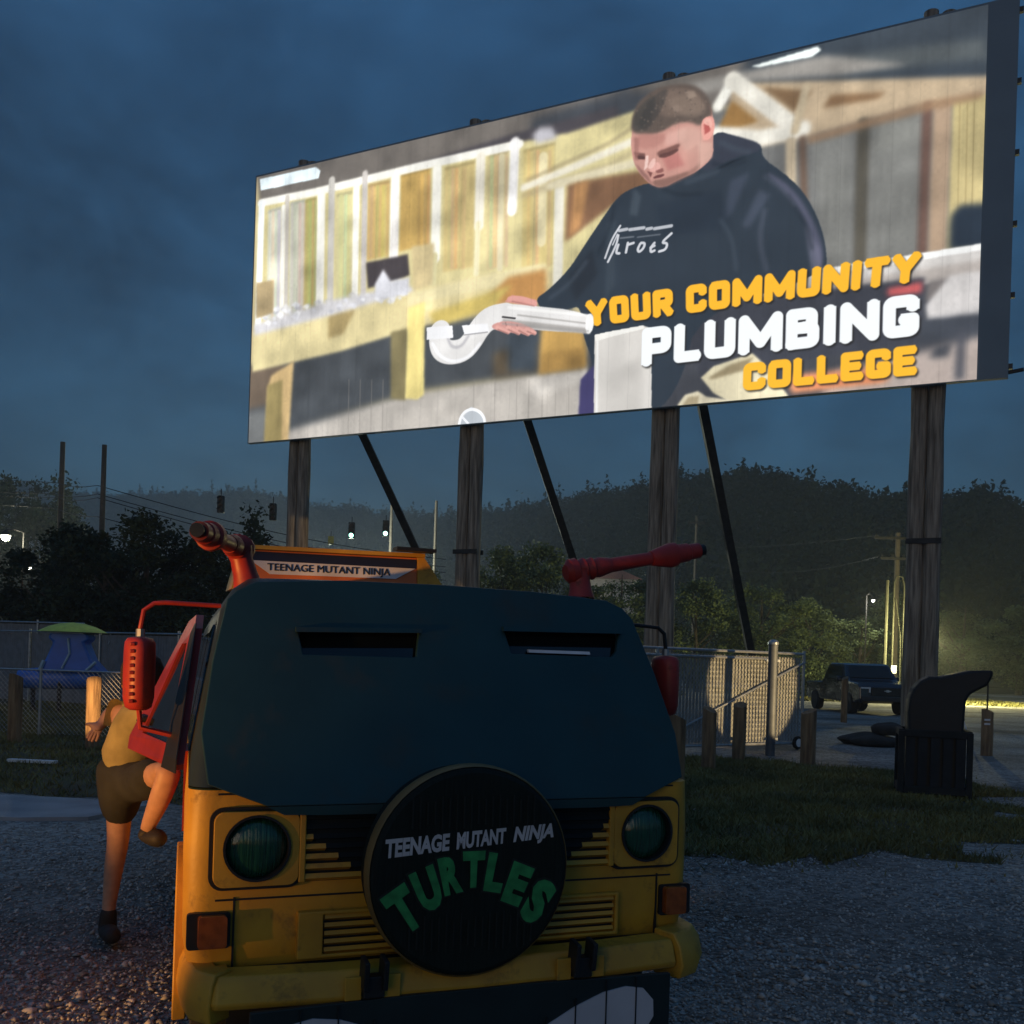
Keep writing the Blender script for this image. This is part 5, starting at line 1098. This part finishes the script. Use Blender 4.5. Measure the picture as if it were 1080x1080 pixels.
sg = thing('hanging_sign', 'small yellow sign hanging from the wires beside the green signals', 'sign', at(349, 570, 60)); MB().box((0, 0, 0), (.34, .06, .5)).build('sign_face', mat('sign_yellow', (.45, .40, .10), .6), sg, smooth=False); MB().tube([(0, 0, .25), (0, 0, .55)], .02, 6).build('hanger', BLK, sg)
def lamp(px, py, d, r, col, e, label, watts=0, name='street_lamp', arm=.6, cat='lamp'):
    p = at(px, py, d); t = thing(name, label, cat, (p.x, p.y, 0)); MB().tube([(arm, .9, -.1), (arm, .9, p.z+.35), (arm*.5, .5, p.z+.5), (0, 0, p.z+r*1.5)], .05, 8).build('lamp_pole', DARKST, t)
    MB().lathe([(r*.3, p.z+r*1.5), (r*1.25, p.z+r*.5), (r*1.3, p.z+r*.3)], 14).build('lamp_hood', DARKST, t); MB().lathe([(.001, p.z-r), (r*.7, p.z-r*.7), (r, p.z), (r*.9, p.z+r*.4)], 14).build('bulb', emis('bulb_'+label[:12], col, e), t)
    if watts:
        l = bpy.data.lights.new('lamp_light', 'POINT'); l.energy = watts; l.color = col; l.shadow_soft_size = r; o = bpy.data.objects.new('lamp_light', l); COL.objects.link(o); o.location = (0, 0, p.z-r*1.6); o.parent = t
    return t
lamp(6, 566, 58, .26, (1, .95, .70), 14, 'bright street lamp at the left edge above the dark thicket', 1000)
lamp(31, 599, 60, .10, (1, .95, .80), 9, 'small lamp under the lit leaves at the left edge', 160)
lamp(352, 622, 82, .22, (.92, 1.0, .80), 10, 'street lamp hidden behind the roof sign below the green signals', 20000, arm=.3)  # no lamp visible here; added to brighten the mist around the signals
lamp(921, 633, 66, .12, (1, .98, .85), 2.5, 'small pale lamp on a slim pole left of the fourth screen post', 300, arm=-.12)
yl = lamp(984, 664, 52, .16, (1.0, .90, .40), 8, 'yellow yard lamp hidden behind the fourth screen post', 3600, arm=-.5)
yp = at(984, 664, 52); spot('lamp_light', yp+Vector((0, -.1, -.3)), gnd(1041, 744), 9000, (1.0, .92, .42), 100, .7, .12)
cd = thing('conduit_pole', 'pale pole with bent conduit lit by the yellow yard lamp', 'pole', gnd(939, 738) if False else tuple(ray(939, 700)*54.0)[:2]+(0,))
c_ = MB(); hC = at(939, 612, 54).z; c_.tube([(-.32, 0, -.1), (-.30, 0, hC)], .10, 8); c_.tube([(.08, 0, 0), (.08, 0, hC-.1), (.2, 0, hC+.25), (.5, 0, hC+.2), (.62, 0, hC-.3), (.66, 0, .3)], .05, 8); c_.tube([(.15, -.1, hC-1), (.45, -.1, hC-3), (.50, -.1, 0)], .03, 6); c_.build('conduit', mat('conduit_pale', (.07, .07, .05), .8), cd)
MB().box((.1, -.2, at(940, 706, 54).z), (.28, .12, .42)).build('meter_box', WHT, cd, smooth=False)
hs = thing('distant_house', 'small pale house far behind the right roof gun', 'house', tuple(ray(640, 700)*130)[:2]+(0,)); z_ = at(640, 612, 130).z
hw2 = MB(); hw2.box((0, 0, z_/2), (7, 5, z_)); hw2.build('wall', mat('house_wall', (.5, .42, .36), .8), hs, smooth=False); MB().plate([[(-4, z_), (4, z_), (0, z_+1.6)]], -2.8, 2.8, lambda x, z, t: (x, t, z)).build('roof', mat('house_roof', (.3, .13, .10), .8), hs, smooth=False); MB().box((-1.4, -2.52, z_-1.6), (1.0, .08, 1.0)).build('window', GLS, hs, smooth=False)

# ------------------------------------------------------------------ haze
hz = MB().box((0, 470, 69.5), (2600, 1000, 142)); hm_ = bpy.data.materials.new('haze'); hm_.use_nodes = True; t = hm_.node_tree; t.nodes.remove(t.nodes['Principled BSDF'])
pv = t.nodes.new('ShaderNodeVolumePrincipled'); pv.inputs['Color'].default_value = (.86, .92, .92, 1); pv.inputs['Density'].default_value = 0.00085; pv.inputs['Anisotropy'].default_value = 0.0
t.links.new(pv.outputs[0], t.nodes['Material Output'].inputs['Volume'])
ho = hz.build('haze', hm_, smooth=False); tag(ho, 'thin evening mist over the lot and hills', 'haze', kind='stuff')
